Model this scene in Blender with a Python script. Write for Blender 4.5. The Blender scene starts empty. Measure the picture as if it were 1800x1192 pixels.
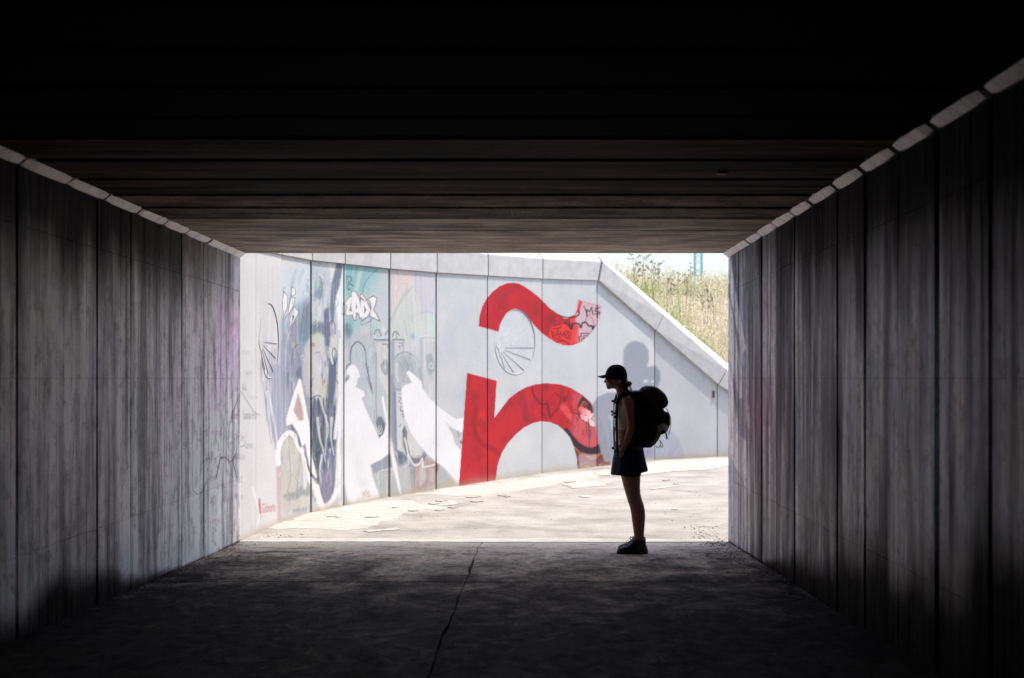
import bpy, bmesh, math, random
import numpy as np
from mathutils import Vector, Matrix
random.seed(7); np.random.seed(7)
scene = bpy.context.scene
COL = scene.collection
# ------------------------------------------------------------------ camera, world, sun, exposure
F = 2000.0          # focal length in photo pixels (1800 wide)
G = 2.007           # camera height above the ground outside
cam_d = bpy.data.cameras.new("camera")
cam = bpy.data.objects.new("camera", cam_d); COL.objects.link(cam)
cam_d.lens = 40.0; cam_d.sensor_width = 36.0; cam_d.clip_start = 0.05; cam_d.clip_end = 3000
cam.location = (0, 0, G); cam.rotation_euler = (math.radians(90), 0, 0)
cam_d.dof.use_dof = True; cam_d.dof.focus_distance = 10.4; cam_d.dof.aperture_fstop = 1.8
scene.camera = cam
SUN_EL, SUN_AZ = math.radians(68), math.radians(89)      # azimuth clockwise from +Y
world = bpy.data.worlds.new("World"); scene.world = world; world.use_nodes = True
wn = world.node_tree.nodes; wl = world.node_tree.links
bgn = wn.get("Background")
sky = wn.new("ShaderNodeTexSky"); sky.sky_type = 'NISHITA'; sky.sun_disc = False
sky.sun_elevation = SUN_EL; sky.sun_rotation = SUN_AZ
sky.air_density = 1.0; sky.dust_density = 2.6; sky.ozone_density = 1.0
wl.new(sky.outputs[0], bgn.inputs[0]); bgn.inputs[1].default_value = 0.15
sun_d = bpy.data.lights.new("sun", 'SUN'); sun_d.energy = 2.6; sun_d.angle = math.radians(0.5)
sun_d.color = (1.0, 0.955, 0.90)
sun = bpy.data.objects.new("sun", sun_d); COL.objects.link(sun)
sdir = Vector((math.sin(SUN_AZ)*math.cos(SUN_EL), math.cos(SUN_AZ)*math.cos(SUN_EL), math.sin(SUN_EL)))
sun.rotation_euler = sdir.to_track_quat('Z', 'Y').to_euler(); sun.location = (20, 12, 30)
vs = scene.view_settings
vs.view_transform = 'Standard'; vs.look = 'None'; vs.gamma = 1.0; vs.use_curve_mapping = False
vs.exposure = 1.08
scene.render.engine = 'CYCLES'
scene.cycles.max_bounces = 10; scene.cycles.diffuse_bounces = 7
scene.cycles.use_denoising = True
scene.cycles.caustics_reflective = False; scene.cycles.caustics_refractive = False

# ------------------------------------------------------------------ helpers
def lin(c):
    c = np.asarray(c, dtype=np.float64)/255.0
    return np.where(c <= 0.04045, c/12.92, ((c+0.055)/1.055)**2.4)
def PX(px, py, Y):                       # a point of the photo at depth Y -> world
    return Vector(((px-900.0)*Y/F, Y, G+(596.0-py)*Y/F))
def proj(v):                             # arrays (n,3) -> pixel coordinates
    return 900+F*v[:, 0]/v[:, 1], 596-F*(v[:, 2]-G)/v[:, 1]
def ZF(Y): return G-1.248-0.0675*Y       # tunnel floor
def ZC(Y): return G+1.237-0.0345*Y       # tunnel ceiling
def XL(Y): return -2.863+0.0155*Y
def XR(Y): return 1.963+0.0155*Y
END = 11.25
GROUP = {}
def tag(o, label=None, cat=None, group=None, kind=None):
    if label: o['label'] = label
    if cat: o['category'] = cat
    if group: o['group'] = group
    if kind: o['kind'] = kind
    return o
def empty(name, loc, **k):
    o = bpy.data.objects.new(name, None); COL.objects.link(o); o.location = loc
    o.empty_display_size = 0.2
    return tag(o, **k)
def rootloc(p):
    l = Vector((0, 0, 0))
    while p is not None:
        l = l+Vector(p.location); p = p.parent
    return l
def mesh(name, verts, faces, mat, parent=None, cols=None, smooth=False, **k):
    me = bpy.data.meshes.new(name)
    v = np.asarray(verts, dtype=np.float64).reshape(-1, 3)
    if parent is not None: v = v-np.array(rootloc(parent))
    f = np.asarray(faces) if not isinstance(faces, list) else None
    if f is not None and f.ndim == 2:
        n = len(f); w = f.shape[1]
        me.vertices.add(len(v)); me.vertices.foreach_set("co", v.astype(np.float32).ravel())
        me.loops.add(n*w); me.loops.foreach_set("vertex_index", f.astype(np.int32).ravel())
        me.polygons.add(n); me.polygons.foreach_set("loop_start", (np.arange(n)*w).astype(np.int32))
        me.update(calc_edges=True)
    else:
        me.from_pydata([tuple(a) for a in v], [], [tuple(int(i) for i in q) for q in faces])
    if cols is not None:
        a = me.color_attributes.new("paint", 'FLOAT_COLOR', 'POINT')
        c = np.ones((len(v), 4), dtype=np.float32); c[:, :3] = cols
        a.data.foreach_set("color", c.ravel())
    me.polygons.foreach_set("use_smooth", np.full(len(me.polygons), bool(smooth)))
    me.materials.append(mat)
    o = bpy.data.objects.new(name, me); COL.objects.link(o)
    if parent is not None: o.parent = parent
    return tag(o, **k)
class MB:
    def __init__(s): s.v = []; s.f = []; s.c = []
    def add(s, vs_, fs, col=None):
        b = len(s.v); s.v += [tuple(a) for a in vs_]; s.f += [tuple(b+i for i in q) for q in fs]
        if col is not None: s.c += [tuple(col)]*len(vs_)
        return s
    def hexa(s, p, col=None):            # 8 points: bottom 4 then top 4
        return s.add(p, [(3, 2, 1, 0), (4, 5, 6, 7), (0, 1, 5, 4), (1, 2, 6, 5), (2, 3, 7, 6), (3, 0, 4, 7)], col)
    def box(s, x0, x1, y0, y1, z0, z1, col=None):
        return s.hexa([(x0, y0, z0), (x1, y0, z0), (x1, y1, z0), (x0, y1, z0), (x0, y0, z1), (x1, y0, z1), (x1, y1, z1), (x0, y1, z1)], col)
    def tube(s, pts, rad, n=6, col=None, flat=1.0):
        pts = [Vector(p) for p in pts]; m = len(pts)
        rad = rad if isinstance(rad, (list, tuple)) else [rad]*m
        ring = []; b = len(s.v); up = Vector((0, 1, 0))
        for i, p in enumerate(pts):
            t = (pts[min(i+1, m-1)]-pts[max(i-1, 0)]).normalized()
            a = t.cross(up)
            if a.length < 1e-3: a = t.cross(Vector((1, 0, 0)))
            a.normalize(); c = t.cross(a).normalized()
            for j in range(n):
                th = 2*math.pi*j/n
                ring.append(p+a*math.cos(th)*rad[i]+c*math.sin(th)*rad[i]*flat)
        fs = []
        for i in range(m-1):
            for j in range(n):
                fs.append((i*n+j, i*n+(j+1) % n, (i+1)*n+(j+1) % n, (i+1)*n+j))
        fs.append(tuple(range(n-1, -1, -1))); fs.append(tuple((m-1)*n+j for j in range(n)))
        return s.add(ring, fs, col)
    def build(s, name, mat, parent=None, smooth=False, **k):
        return mesh(name, s.v, s.f, mat, parent, np.array(s.c) if s.c else None, smooth, **k)

# ------------------------------------------------------------------ noise
def vnoise(x, y, seed=0):
    x = np.asarray(x, float); y = np.asarray(y, float)
    xi = np.floor(x).astype(np.int64); yi = np.floor(y).astype(np.int64)
    fx = x-xi; fy = y-yi; fx = fx*fx*(3-2*fx); fy = fy*fy*(3-2*fy)
    def h(a, b):
        n = (a*374761393+b*668265263+seed*2147483647) & 0xffffffff
        n = ((n ^ (n >> 13))*1274126177) & 0xffffffff
        return ((n ^ (n >> 16)) & 0xffff)/65535.0
    a = h(xi, yi); b = h(xi+1, yi); c = h(xi, yi+1); d = h(xi+1, yi+1)
    return (a*(1-fx)+b*fx)*(1-fy)+(c*(1-fx)+d*fx)*fy
def fbm(x, y, seed=0, o=4):
    r = 0; a = .5; t = 0
    for i in range(o):
        r = r+a*vnoise(np.asarray(x)*2**i, np.asarray(y)*2**i, seed+i*17); t += a; a *= .5
    return r/t
def sstep(a, b, x):
    t = np.clip((np.asarray(x, float)-a)/(b-a), 0, 1); return t*t*(3-2*t)

# ------------------------------------------------------------------ materials
def M(name, base=(.3, .3, .3), rough=.8, attr=None, spec=0.3, build=None, metallic=0):
    m = bpy.data.materials.new(name); m.use_nodes = True
    nt = m.node_tree; b = nt.nodes["Principled BSDF"]
    b.inputs["Base Color"].default_value = (*base, 1); b.inputs["Roughness"].default_value = rough
    b.inputs["Specular IOR Level"].default_value = spec; b.inputs["Metallic"].default_value = metallic
    if build: build(nt, b)
    return m
class NT:
    def __init__(s, nt): s.nt = nt
    def n(s, t, **k):
        q = s.nt.nodes.new(t)
        for a, v in k.items():
            if a.startswith('_'): setattr(q, a[1:], v)
        return q
    def l(s, a, b): s.nt.links.new(a, b)
    def pos(s): return s.n("ShaderNodeNewGeometry").outputs["Position"]
    def mapv(s, v, sc, loc=(0, 0, 0)):
        m = s.n("ShaderNodeMapping"); m.inputs["Scale"].default_value = sc; m.inputs["Location"].default_value = loc
        s.l(v, m.inputs["Vector"]); return m.outputs[0]
    def noise(s, v, scale, detail=4, rough=.55, dist=0):
        q = s.n("ShaderNodeTexNoise"); q.inputs["Scale"].default_value = scale; q.inputs["Detail"].default_value = detail
        q.inputs["Roughness"].default_value = rough; q.inputs["Distortion"].default_value = dist
        s.l(v, q.inputs["Vector"]); return q.outputs["Fac"]
    def ramp(s, f, stops):
        q = s.n("ShaderNodeValToRGB"); cr = q.color_ramp
        while len(cr.elements) < len(stops): cr.elements.new(.5)
        for e, (p, c) in zip(cr.elements, stops):
            e.position = p; e.color = (*c, 1) if isinstance(c, tuple) else (c, c, c, 1)
        s.l(f, q.inputs[0]); return q.outputs[0]
    def mix(s, mode, fac, a, b):
        q = s.n("ShaderNodeMix"); q.data_type = 'RGBA'; q.blend_type = mode
        if isinstance(fac, (int, float)): q.inputs[0].default_value = fac
        else: s.l(fac, q.inputs[0])
        for i, v in ((6, a), (7, b)):
            if isinstance(v, tuple): q.inputs[i].default_value = (*v, 1)
            else: s.l(v, q.inputs[i])
        return q.outputs[2]
    def bump(s, h, bs, strength=.3, dist=.01):
        q = s.n("ShaderNodeBump"); q.inputs["Strength"].default_value = strength; q.inputs["Distance"].default_value = dist
        s.l(h, q.inputs["Height"]); s.l(q.outputs[0], bs.inputs["Normal"])
    def attr(s, name="paint"):
        q = s.n("ShaderNodeAttribute"); q.attribute_name = name; return q.outputs["Color"]

def mk(name, c, rough=.8, amp=.25, scale=40, spec=.3, metallic=0):
    def f(nt, b):
        t = NT(nt); p = t.pos()
        t.l(t.mix('MULTIPLY', 1, c, t.ramp(t.noise(p, scale, 4), [(.3, 1-amp), (.7, 1+amp)])), b.inputs["Base Color"])
        t.bump(t.noise(p, scale*2, 3), b, .2, .003)
    return M(name, base=c, rough=rough, spec=spec, build=f, metallic=metallic)
def b_mural(nt, b):
    t = NT(nt); p = t.pos()
    g = t.ramp(t.noise(p, 60, 3), [(.3, .93), (.7, 1.04)])
    g2 = t.ramp(t.noise(p, 2.2, 5), [(.3, .95), (.7, 1.03)])
    c = t.mix('MULTIPLY', 1, t.attr(), g); c = t.mix('MULTIPLY', 1, c, g2); t.l(c, b.inputs["Base Color"])
    t.bump(t.noise(p, 45, 4), b, .25, .006)
m_mural = M("painted_concrete", rough=.75, build=b_mural)
def b_wall(nt, b):
    t = NT(nt); p = t.pos()
    s1 = t.noise(t.mapv(p, (6, 6, .5), (3, 1, 0)), 1.0, 8, .66, .2)
    s2 = t.noise(t.mapv(p, (24, 24, 1.5)), 1.0, 6, .7, .3)
    s3 = t.noise(p, 9, 8, .7)
    c = t.mix('MULTIPLY', 1, t.attr(), t.ramp(s1, [(.38, .38), (.46, .92), (.58, 1.34)]))
    c = t.mix('MULTIPLY', 1, c, t.ramp(s2, [(.36, .62), (.5, 1.0), (.66, 1.12)]))
    c = t.mix('MULTIPLY', 1, c, t.ramp(s3, [(.36, .55), (.47, .95), (.6, 1.12)]))
    # marks of the formwork boards: a fine dark line every 12 cm, broken up
    sp = t.n("ShaderNodeSeparateXYZ"); t.l(p, sp.inputs[0])
    m1 = t.n("ShaderNodeMath"); m1.operation = 'MULTIPLY'; m1.inputs[1].default_value = 8.3; t.l(sp.outputs[1], m1.inputs[0])
    m2 = t.n("ShaderNodeMath"); m2.operation = 'FRACT'; t.l(m1.outputs[0], m2.inputs[0])
    ln = t.ramp(m2.outputs[0], [(0, 0), (.03, 0), (.075, 1), (1, 1)])
    msk = t.ramp(t.noise(t.mapv(p, (3, 3, 1.4), (5, 5, 5)), 1.5, 4), [(.42, 1), (.58, 0)])
    ln2 = t.mix('MIX', msk, ln, (1, 1, 1)); c = t.mix('MULTIPLY', .6, c, ln2)
    pore = t.ramp(t.noise(p, 75, 2, .5), [(.27, .35), (.33, 1)]); c = t.mix('MULTIPLY', .8, c, pore)
    t.l(c, b.inputs["Base Color"])
    t.l(t.ramp(s1, [(.38, .62), (.6, .42)]), b.inputs["Roughness"]); t.l(t.ramp(t.attr(), [(.03, .02), (.35, .55)]), b.inputs["Specular IOR Level"])
    h = t.mix('ADD', .6, s2, t.noise(p, 50, 5, .7)); h = t.mix('MULTIPLY', 1, h, ln2); t.bump(h, b, .55, .012)
m_wall = M("board_marked_concrete", rough=.5, spec=.5, build=b_wall)
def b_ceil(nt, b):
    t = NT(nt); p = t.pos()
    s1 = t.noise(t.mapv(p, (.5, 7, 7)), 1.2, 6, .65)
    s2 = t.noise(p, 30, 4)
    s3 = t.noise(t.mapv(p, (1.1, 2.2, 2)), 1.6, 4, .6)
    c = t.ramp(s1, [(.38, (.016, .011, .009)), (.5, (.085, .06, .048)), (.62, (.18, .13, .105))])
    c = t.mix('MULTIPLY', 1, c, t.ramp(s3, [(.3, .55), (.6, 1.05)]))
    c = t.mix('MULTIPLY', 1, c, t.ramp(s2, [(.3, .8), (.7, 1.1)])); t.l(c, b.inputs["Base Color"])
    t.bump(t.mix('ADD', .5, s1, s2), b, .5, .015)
m_ceil = M("shade_dark_ceiling_concrete", rough=.9, spec=.06, build=b_ceil)
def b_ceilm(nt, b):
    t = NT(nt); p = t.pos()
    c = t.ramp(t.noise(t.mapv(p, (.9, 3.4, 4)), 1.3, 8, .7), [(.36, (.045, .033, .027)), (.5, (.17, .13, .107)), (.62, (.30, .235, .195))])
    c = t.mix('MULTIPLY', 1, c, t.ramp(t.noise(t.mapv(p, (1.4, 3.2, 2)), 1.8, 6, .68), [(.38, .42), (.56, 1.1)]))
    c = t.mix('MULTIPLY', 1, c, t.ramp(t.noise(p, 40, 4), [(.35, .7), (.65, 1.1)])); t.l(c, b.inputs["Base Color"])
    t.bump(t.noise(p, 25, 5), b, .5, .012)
m_ceilm = M("half_shaded_ceiling_concrete", rough=.9, spec=.1, build=b_ceilm)
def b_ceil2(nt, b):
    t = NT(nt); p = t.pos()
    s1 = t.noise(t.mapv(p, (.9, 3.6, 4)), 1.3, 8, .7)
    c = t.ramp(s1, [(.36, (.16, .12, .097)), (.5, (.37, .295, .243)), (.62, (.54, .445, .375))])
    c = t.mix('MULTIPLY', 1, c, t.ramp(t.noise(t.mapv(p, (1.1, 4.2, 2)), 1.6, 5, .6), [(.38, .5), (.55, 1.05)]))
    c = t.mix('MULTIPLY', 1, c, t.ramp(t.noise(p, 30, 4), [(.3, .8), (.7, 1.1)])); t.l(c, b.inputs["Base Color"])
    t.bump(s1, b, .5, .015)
m_ceil3 = mk("shade_black_concrete", (.004, .0033, .003), .95, .4, 8, 0.02)
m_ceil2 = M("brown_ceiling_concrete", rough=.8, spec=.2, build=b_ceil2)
def b_haunch(nt, b):
    t = NT(nt); p = t.pos()
    c = t.ramp(t.noise(t.mapv(p, (3, 5, 3)), 1.6, 6, .7), [(.34, (.5, .45, .45)), (.5, (.8, .745, .745)), (.66, (.88, .84, .84))])
    c = t.mix('MULTIPLY', 1, c, t.ramp(t.noise(p, 40, 3), [(.3, .85), (.7, 1.05)])); t.l(c, b.inputs["Base Color"])
    t.bump(t.noise(p, 35, 4), b, .4, .008)
m_haunch = M("pale_haunch_concrete", rough=.38, spec=.6, build=b_haunch)
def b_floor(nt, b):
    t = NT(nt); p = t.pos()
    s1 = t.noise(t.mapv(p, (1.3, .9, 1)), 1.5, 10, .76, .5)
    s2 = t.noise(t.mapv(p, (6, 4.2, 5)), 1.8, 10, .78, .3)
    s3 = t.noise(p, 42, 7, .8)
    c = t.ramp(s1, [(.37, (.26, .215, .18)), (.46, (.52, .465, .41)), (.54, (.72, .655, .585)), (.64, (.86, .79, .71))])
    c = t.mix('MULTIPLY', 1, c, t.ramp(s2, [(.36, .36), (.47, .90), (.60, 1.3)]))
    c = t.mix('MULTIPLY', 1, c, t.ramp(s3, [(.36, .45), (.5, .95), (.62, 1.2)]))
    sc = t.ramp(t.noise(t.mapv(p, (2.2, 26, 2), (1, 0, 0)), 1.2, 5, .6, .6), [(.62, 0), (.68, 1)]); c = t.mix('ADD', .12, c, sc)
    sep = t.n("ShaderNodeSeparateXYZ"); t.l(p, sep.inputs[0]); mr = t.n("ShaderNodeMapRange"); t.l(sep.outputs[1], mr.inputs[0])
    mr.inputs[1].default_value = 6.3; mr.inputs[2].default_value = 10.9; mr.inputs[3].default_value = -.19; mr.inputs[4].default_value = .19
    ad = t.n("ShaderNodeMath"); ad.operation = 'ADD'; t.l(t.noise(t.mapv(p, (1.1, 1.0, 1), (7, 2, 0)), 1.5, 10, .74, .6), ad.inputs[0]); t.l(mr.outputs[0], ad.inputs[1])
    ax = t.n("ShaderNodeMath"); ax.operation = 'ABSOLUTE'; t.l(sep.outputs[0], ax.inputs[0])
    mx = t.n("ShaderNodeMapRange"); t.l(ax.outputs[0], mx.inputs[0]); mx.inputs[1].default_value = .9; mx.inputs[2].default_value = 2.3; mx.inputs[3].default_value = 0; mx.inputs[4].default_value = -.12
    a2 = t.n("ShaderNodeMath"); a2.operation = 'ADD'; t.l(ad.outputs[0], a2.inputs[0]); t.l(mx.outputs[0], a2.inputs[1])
    c = t.mix('MULTIPLY', 1, c, t.ramp(a2.outputs[0], [(.33, (.04, .036, .032)), (.45, (.36, .33, .30)), (.58, (1.12, 1.02, .90))]))  # shade painted in: floor darkens towards the camera and both walls
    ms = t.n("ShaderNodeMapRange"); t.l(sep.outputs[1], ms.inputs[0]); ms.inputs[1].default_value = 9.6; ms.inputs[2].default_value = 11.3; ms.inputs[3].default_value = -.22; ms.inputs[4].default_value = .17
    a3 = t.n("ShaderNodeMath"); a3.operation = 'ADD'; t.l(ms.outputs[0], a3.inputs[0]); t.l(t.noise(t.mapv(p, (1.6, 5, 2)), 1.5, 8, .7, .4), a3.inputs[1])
    light_spill_tone = t.mix('MULTIPLY', 1, (.84, .75, .64), t.ramp(s3, [(.34, .7), (.62, 1.1)]))  # sandy tone paints the light spilling in at the tunnel mouth
    c = t.mix('MIX', t.ramp(a3.outputs[0], [(.44, 0), (.60, .9)]), c, light_spill_tone)
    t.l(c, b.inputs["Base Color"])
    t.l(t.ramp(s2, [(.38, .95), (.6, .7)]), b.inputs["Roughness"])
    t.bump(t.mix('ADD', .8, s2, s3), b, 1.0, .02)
m_floor = M("stained_shaded_floor", rough=.6, spec=.12, build=b_floor)
def b_path(nt, b):
    t = NT(nt); p = t.pos()
    s1 = t.noise(t.mapv(p, (1, 1.5, 1)), 1.3, 8, .62, .2)
    s2 = t.noise(p, 45, 5, .7)
    s4 = t.noise(t.mapv(p, (3, 6, 3)), 1.6, 6, .65)
    c = t.ramp(s1, [(.36, (.25, .228, .203)), (.5, (.335, .308, .275)), (.64, (.39, .362, .327))])
    c = t.mix('MULTIPLY', 1, c, t.ramp(s2, [(.3, .72), (.5, .98), (.7, 1.15)]))
    c = t.mix('MULTIPLY', 1, c, t.ramp(s4, [(.3, .84), (.6, 1.03)])); t.l(c, b.inputs["Base Color"])
    t.bump(s2, b, .5, .01)
m_path = M("sandy_asphalt", rough=.9, build=b_path)
def mk_patch(name, a, c2):
    def f(nt, b):
        t = NT(nt); p = t.pos()
        c = t.ramp(t.noise(t.mapv(p, (1.5, 4, 2)), 2.2, 7, .65, .3), [(.3, tuple(x*.72 for x in a)), (.5, a), (.7, c2)])
        c = t.mix('MULTIPLY', 1, c, t.ramp(t.noise(p, 60, 4), [(.3, .85), (.7, 1.08)])); t.l(c, b.inputs["Base Color"])
        t.bump(t.noise(p, 35, 5), b, .5, .012)
    return M(name, rough=.9, build=f)
m_patch = mk_patch("cream_mortar", (.43, .392, .345), (.49, .452, .405))
m_white = mk_patch("white_mortar", (.42, .39, .355), (.50, .47, .43))
m_cop = mk("coping_concrete", (.47, .465, .455), .85, .10, 6)
m_rel = mk("relief_concrete", (.54, .54, .55), .85, .05, 25)
m_groove = mk("groove_shade_tone", (.22, .22, .25), .9, .1)  # dark tone painted in for the shade of the shell grooves
m_plain = mk_patch("plain_concrete", (.38, .36, .34), (.44, .42, .40))
m_rear = mk("light_absorbing_concrete", (.022, .02, .02), .9, .4, 6, .05)  # near-black so the unseen rear surfaces swallow light
m_soil = mk_patch("dry_soil", (.40, .34, .26), (.46, .40, .32))
def b_leaf(nt, b):
    t = NT(nt); t.l(t.attr(), b.inputs["Base Color"])
m_leaf = M("dry_grass_blade", rough=.7, build=b_leaf)
m_skin = mk("tanned_skin", (.33, .16, .11), .55, .08)
m_black = mk("black_pack_cloth", (.012, .012, .015), .8, .3, 120)
m_black2 = mk("black_webbing", (.010, .010, .012), .6, .3, 200)
m_lidcloth = mk("dark_plum_cloth", (.03, .014, .022), .8, .3, 120)
m_navy = mk("navy_cloth", (.012, .012, .035), .85, .2, 150)
m_cream = mk("cream_cotton", (.82, .74, .70), .9, .1, 60)
m_hair = mk("brown_hair", (.07, .03, .018), .55, .4, 200)
m_shoe = mk("black_leather", (.014, .012, .014), .5, .3, 100, .5)
m_sole = mk("dark_rubber", (.02, .018, .018), .8)
m_shell = mk("grey_shell", (.5, .48, .45), .6, .15, 60)
m_glass = M("dark_lens", (.01, .01, .012), .15, spec=.6)
m_mast = mk("teal_painted_steel", (.26, .55, .58), .5, .1)
m_rust = mk("rusty_steel", (.16, .11, .08), .8)
m_stone = mk("rubble_stone", (.5, .46, .42), .9, .2, 30)
m_dirt = mk("dark_dirt_crumbs", (.09, .07, .055), .95, .3, 30)

# ------------------------------------------------------------------ the painter: flat print of the mural, as vertex colours
class Canvas:
    def __init__(s, x0, y0, x1, y1, S=2):
        s.x0, s.y0, s.S = x0, y0, S
        s.w, s.h = int((x1-x0)*S), int((y1-y0)*S)
        s.c = np.zeros((s.h, s.w, 3), np.float32); s.a = np.zeros((s.h, s.w), np.float32); s.clip = None
    def _bb(s, xs, ys, pad):
        a = max(0, int((min(xs)-s.x0-pad)*s.S)); b = min(s.w, int((max(xs)-s.x0+pad)*s.S)+2)
        c = max(0, int((min(ys)-s.y0-pad)*s.S)); d = min(s.h, int((max(ys)-s.y0+pad)*s.S)+2)
        return a, b, c, d
    def grid(s, bb):
        a, b, c, d = bb
        return np.meshgrid((np.arange(a, b)+.5)/s.S+s.x0, (np.arange(c, d)+.5)/s.S+s.y0)
    def put(s, bb, m, col):
        a, b, c, d = bb
        if s.clip is not None: m = m*s.clip[c:d, a:b]
        m = m.astype(np.float32)
        col = np.asarray(col, np.float32)
        al = s.a[c:d, a:b]; out = m+al*(1-m)
        k = np.where(out > 1e-5, m/np.maximum(out, 1e-5), 0)[..., None]
        s.c[c:d, a:b] = s.c[c:d, a:b]*(1-k)+col*k
        s.a[c:d, a:b] = out
    def pmask(s, pts, bb):
        X, Y = s.grid(bb); m = np.zeros(X.shape, np.float32)
        if X.size == 0: return m
        n = len(pts); xr = X[0]
        for off in (-.25, .25):
            yr = Y[:, 0]+off/s.S*2
            ins = np.zeros(X.shape, np.float32)
            for r, y in enumerate(yr):
                xs = []
                for i in range(n):
                    (xa, ya), (xb, yb) = pts[i], pts[(i+1) % n]
                    if (ya <= y) != (yb <= y): xs.append(xa+(y-ya)*(xb-xa)/(yb-ya))
                xs.sort()
                for q in range(0, len(xs)-1, 2):
                    ins[r] += np.clip((xr-xs[q])*s.S+.5, 0, 1)*np.clip((xs[q+1]-xr)*s.S+.5, 0, 1)
            m += ins*.5
        return np.clip(m, 0, 1)
    def blur(s, m, r):
        k = max(1, int(r*s.S))
        for _ in range(2):
            for ax in (0, 1):
                c = np.cumsum(np.concatenate([np.zeros_like(np.take(m, [0], ax)), m], ax), ax)
                n = m.shape[ax]; i0 = np.clip(np.arange(n)-k, 0, n); i1 = np.clip(np.arange(n)+k+1, 0, n)
                m = (np.take(c, i1, ax)-np.take(c, i0, ax))/(2*k+1)
        return m
    def poly(s, pts, col, al=1, soft=0, tex=None, curve=False):
        if curve: pts = smooth_pts(pts, True)
        bb = s._bb([p[0] for p in pts], [p[1] for p in pts], soft*3+1)
        m = s.pmask(pts, bb)
        if m.size == 0: return
        if soft: m = s.blur(m, soft)
        if tex is not None:
            X, Y = s.grid(bb); m = m*tex(X, Y)
        s.put(bb, m*al, col)
    def stroke(s, pts, w, col, al=1, soft=.5, curve=True, closed=False, w2=None):
        if curve and len(pts) > 2: pts = smooth_pts(pts, closed)
        elif closed: pts = list(pts)+[pts[0]]
        bb = s._bb([p[0] for p in pts], [p[1] for p in pts], w+soft*2+1)
        X, Y = s.grid(bb)
        if X.size == 0: return
        best = np.full(X.shape, 1e9, np.float32); n = len(pts)-1
        for i in range(n):
            (xa, ya), (xb, yb) = pts[i], pts[i+1]
            dx, dy = xb-xa, yb-ya; L = dx*dx+dy*dy+1e-9
            t = np.clip(((X-xa)*dx+(Y-ya)*dy)/L, 0, 1)
            hw = (w+((w2 if w2 is not None else w)-w)*((i+t)/n))/2
            best = np.minimum(best, np.hypot(X-xa-t*dx, Y-ya-t*dy)-hw)
        s.put(bb, np.clip(.5-best/max(soft, .3), 0, 1)*al, col)
    def blob(s, x, y, rx, ry, col, al=1, rot=0, hard=0):
        bb = s._bb([x-rx*1.6, x+rx*1.6], [y-ry*1.6, y+ry*1.6], max(rx, ry)*(.6 if rot else 0))
        X, Y = s.grid(bb); c, n = math.cos(rot), math.sin(rot)
        d = np.hypot(((X-x)*c+(Y-y)*n)/rx, (-(X-x)*n+(Y-y)*c)/ry)
        m = np.clip((1-d)*rx*s.S*.7+.5, 0, 1) if hard else np.exp(-(d*1.3)**2*1.2)
        s.put(bb, m*al, col)
    def text(s, txt, x, y, w, h, col, al=1, slant=0, skew=0):
        tv, tf = text_mesh(txt)
        lo = tv.min(0); hi = tv.max(0); q = (tv-lo)/np.maximum(hi-lo, 1e-6)
        P = np.stack([x+q[:, 0]*w+slant*q[:, 1]*h, y+h-q[:, 1]*h+skew*q[:, 0]*w], 1)
        bb = s._bb(P[:, 0], P[:, 1], 1); X, Y = s.grid(bb)
        if X.size == 0: return
        m = np.zeros(X.shape, np.float32)
        for t in tf:
            a, b, c = P[t[0]], P[t[1]], P[t[2]]
            d = (b[0]-a[0])*(c[1]-a[1])-(b[1]-a[1])*(c[0]-a[0])
            if abs(d) < 1e-9: continue
            u = ((X-a[0])*(c[1]-a[1])-(Y-a[1])*(c[0]-a[0]))/d
            v = ((b[0]-a[0])*(Y-a[1])-(b[1]-a[1])*(X-a[0]))/d
            m[(u >= -.02) & (v >= -.02) & (u+v <= 1.02)] = 1
        s.put(bb, s.blur(m, .5)*al, col)
    def sample(s, px, py):
        u = (np.asarray(px)-s.x0)*s.S-.5; v = (np.asarray(py)-s.y0)*s.S-.5
        ok = (u > -1) & (u < s.w) & (v > -1) & (v < s.h)
        u = np.clip(u, 0, s.w-1.001); v = np.clip(v, 0, s.h-1.001)
        i = u.astype(int); j = v.astype(int); fu = (u-i)[:, None]; fv = (v-j)[:, None]
        A = np.concatenate([s.c, s.a[..., None]], 2)
        r = (A[j, i]*(1-fu)+A[j, np.minimum(i+1, s.w-1)]*fu)*(1-fv)+(A[np.minimum(j+1, s.h-1), i]*(1-fu)+A[np.minimum(j+1, s.h-1), np.minimum(i+1, s.w-1)]*fu)*fv
        return r[:, :3], r[:, 3]*ok
def smooth_pts(p, closed=False, k=6):
    n = len(p); out = []
    for i in range(n if closed else n-1):
        q = [p[(i-1) % n] if closed else p[max(i-1, 0)], p[i], p[(i+1) % n], p[(i+2) % n] if closed else p[min(i+2, n-1)]]
        for j in range(k):
            t = j/k
            out.append(tuple(.5*(2*q[1][a]+(q[2][a]-q[0][a])*t+(2*q[0][a]-5*q[1][a]+4*q[2][a]-q[3][a])*t*t+(3*q[1][a]-q[0][a]-3*q[2][a]+q[3][a])*t**3) for a in range(len(p[0]))))
    out.append(tuple(p[0] if closed else p[-1]))
    return out
_tm = {}
def text_mesh(txt):
    if txt not in _tm:
        cu = bpy.data.curves.new("lettering", 'FONT'); cu.body = txt; cu.resolution_u = 2
        ob = bpy.data.objects.new("lettering", cu); COL.objects.link(ob)
        me = ob.to_mesh(); me.calc_loop_triangles()
        _tm[txt] = (np.array([v.co[:2] for v in me.vertices]), [tuple(t.vertices) for t in me.loop_triangles])
        ob.to_mesh_clear(); bpy.data.objects.remove(ob); bpy.data.curves.remove(cu)
    return _tm[txt]

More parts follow.
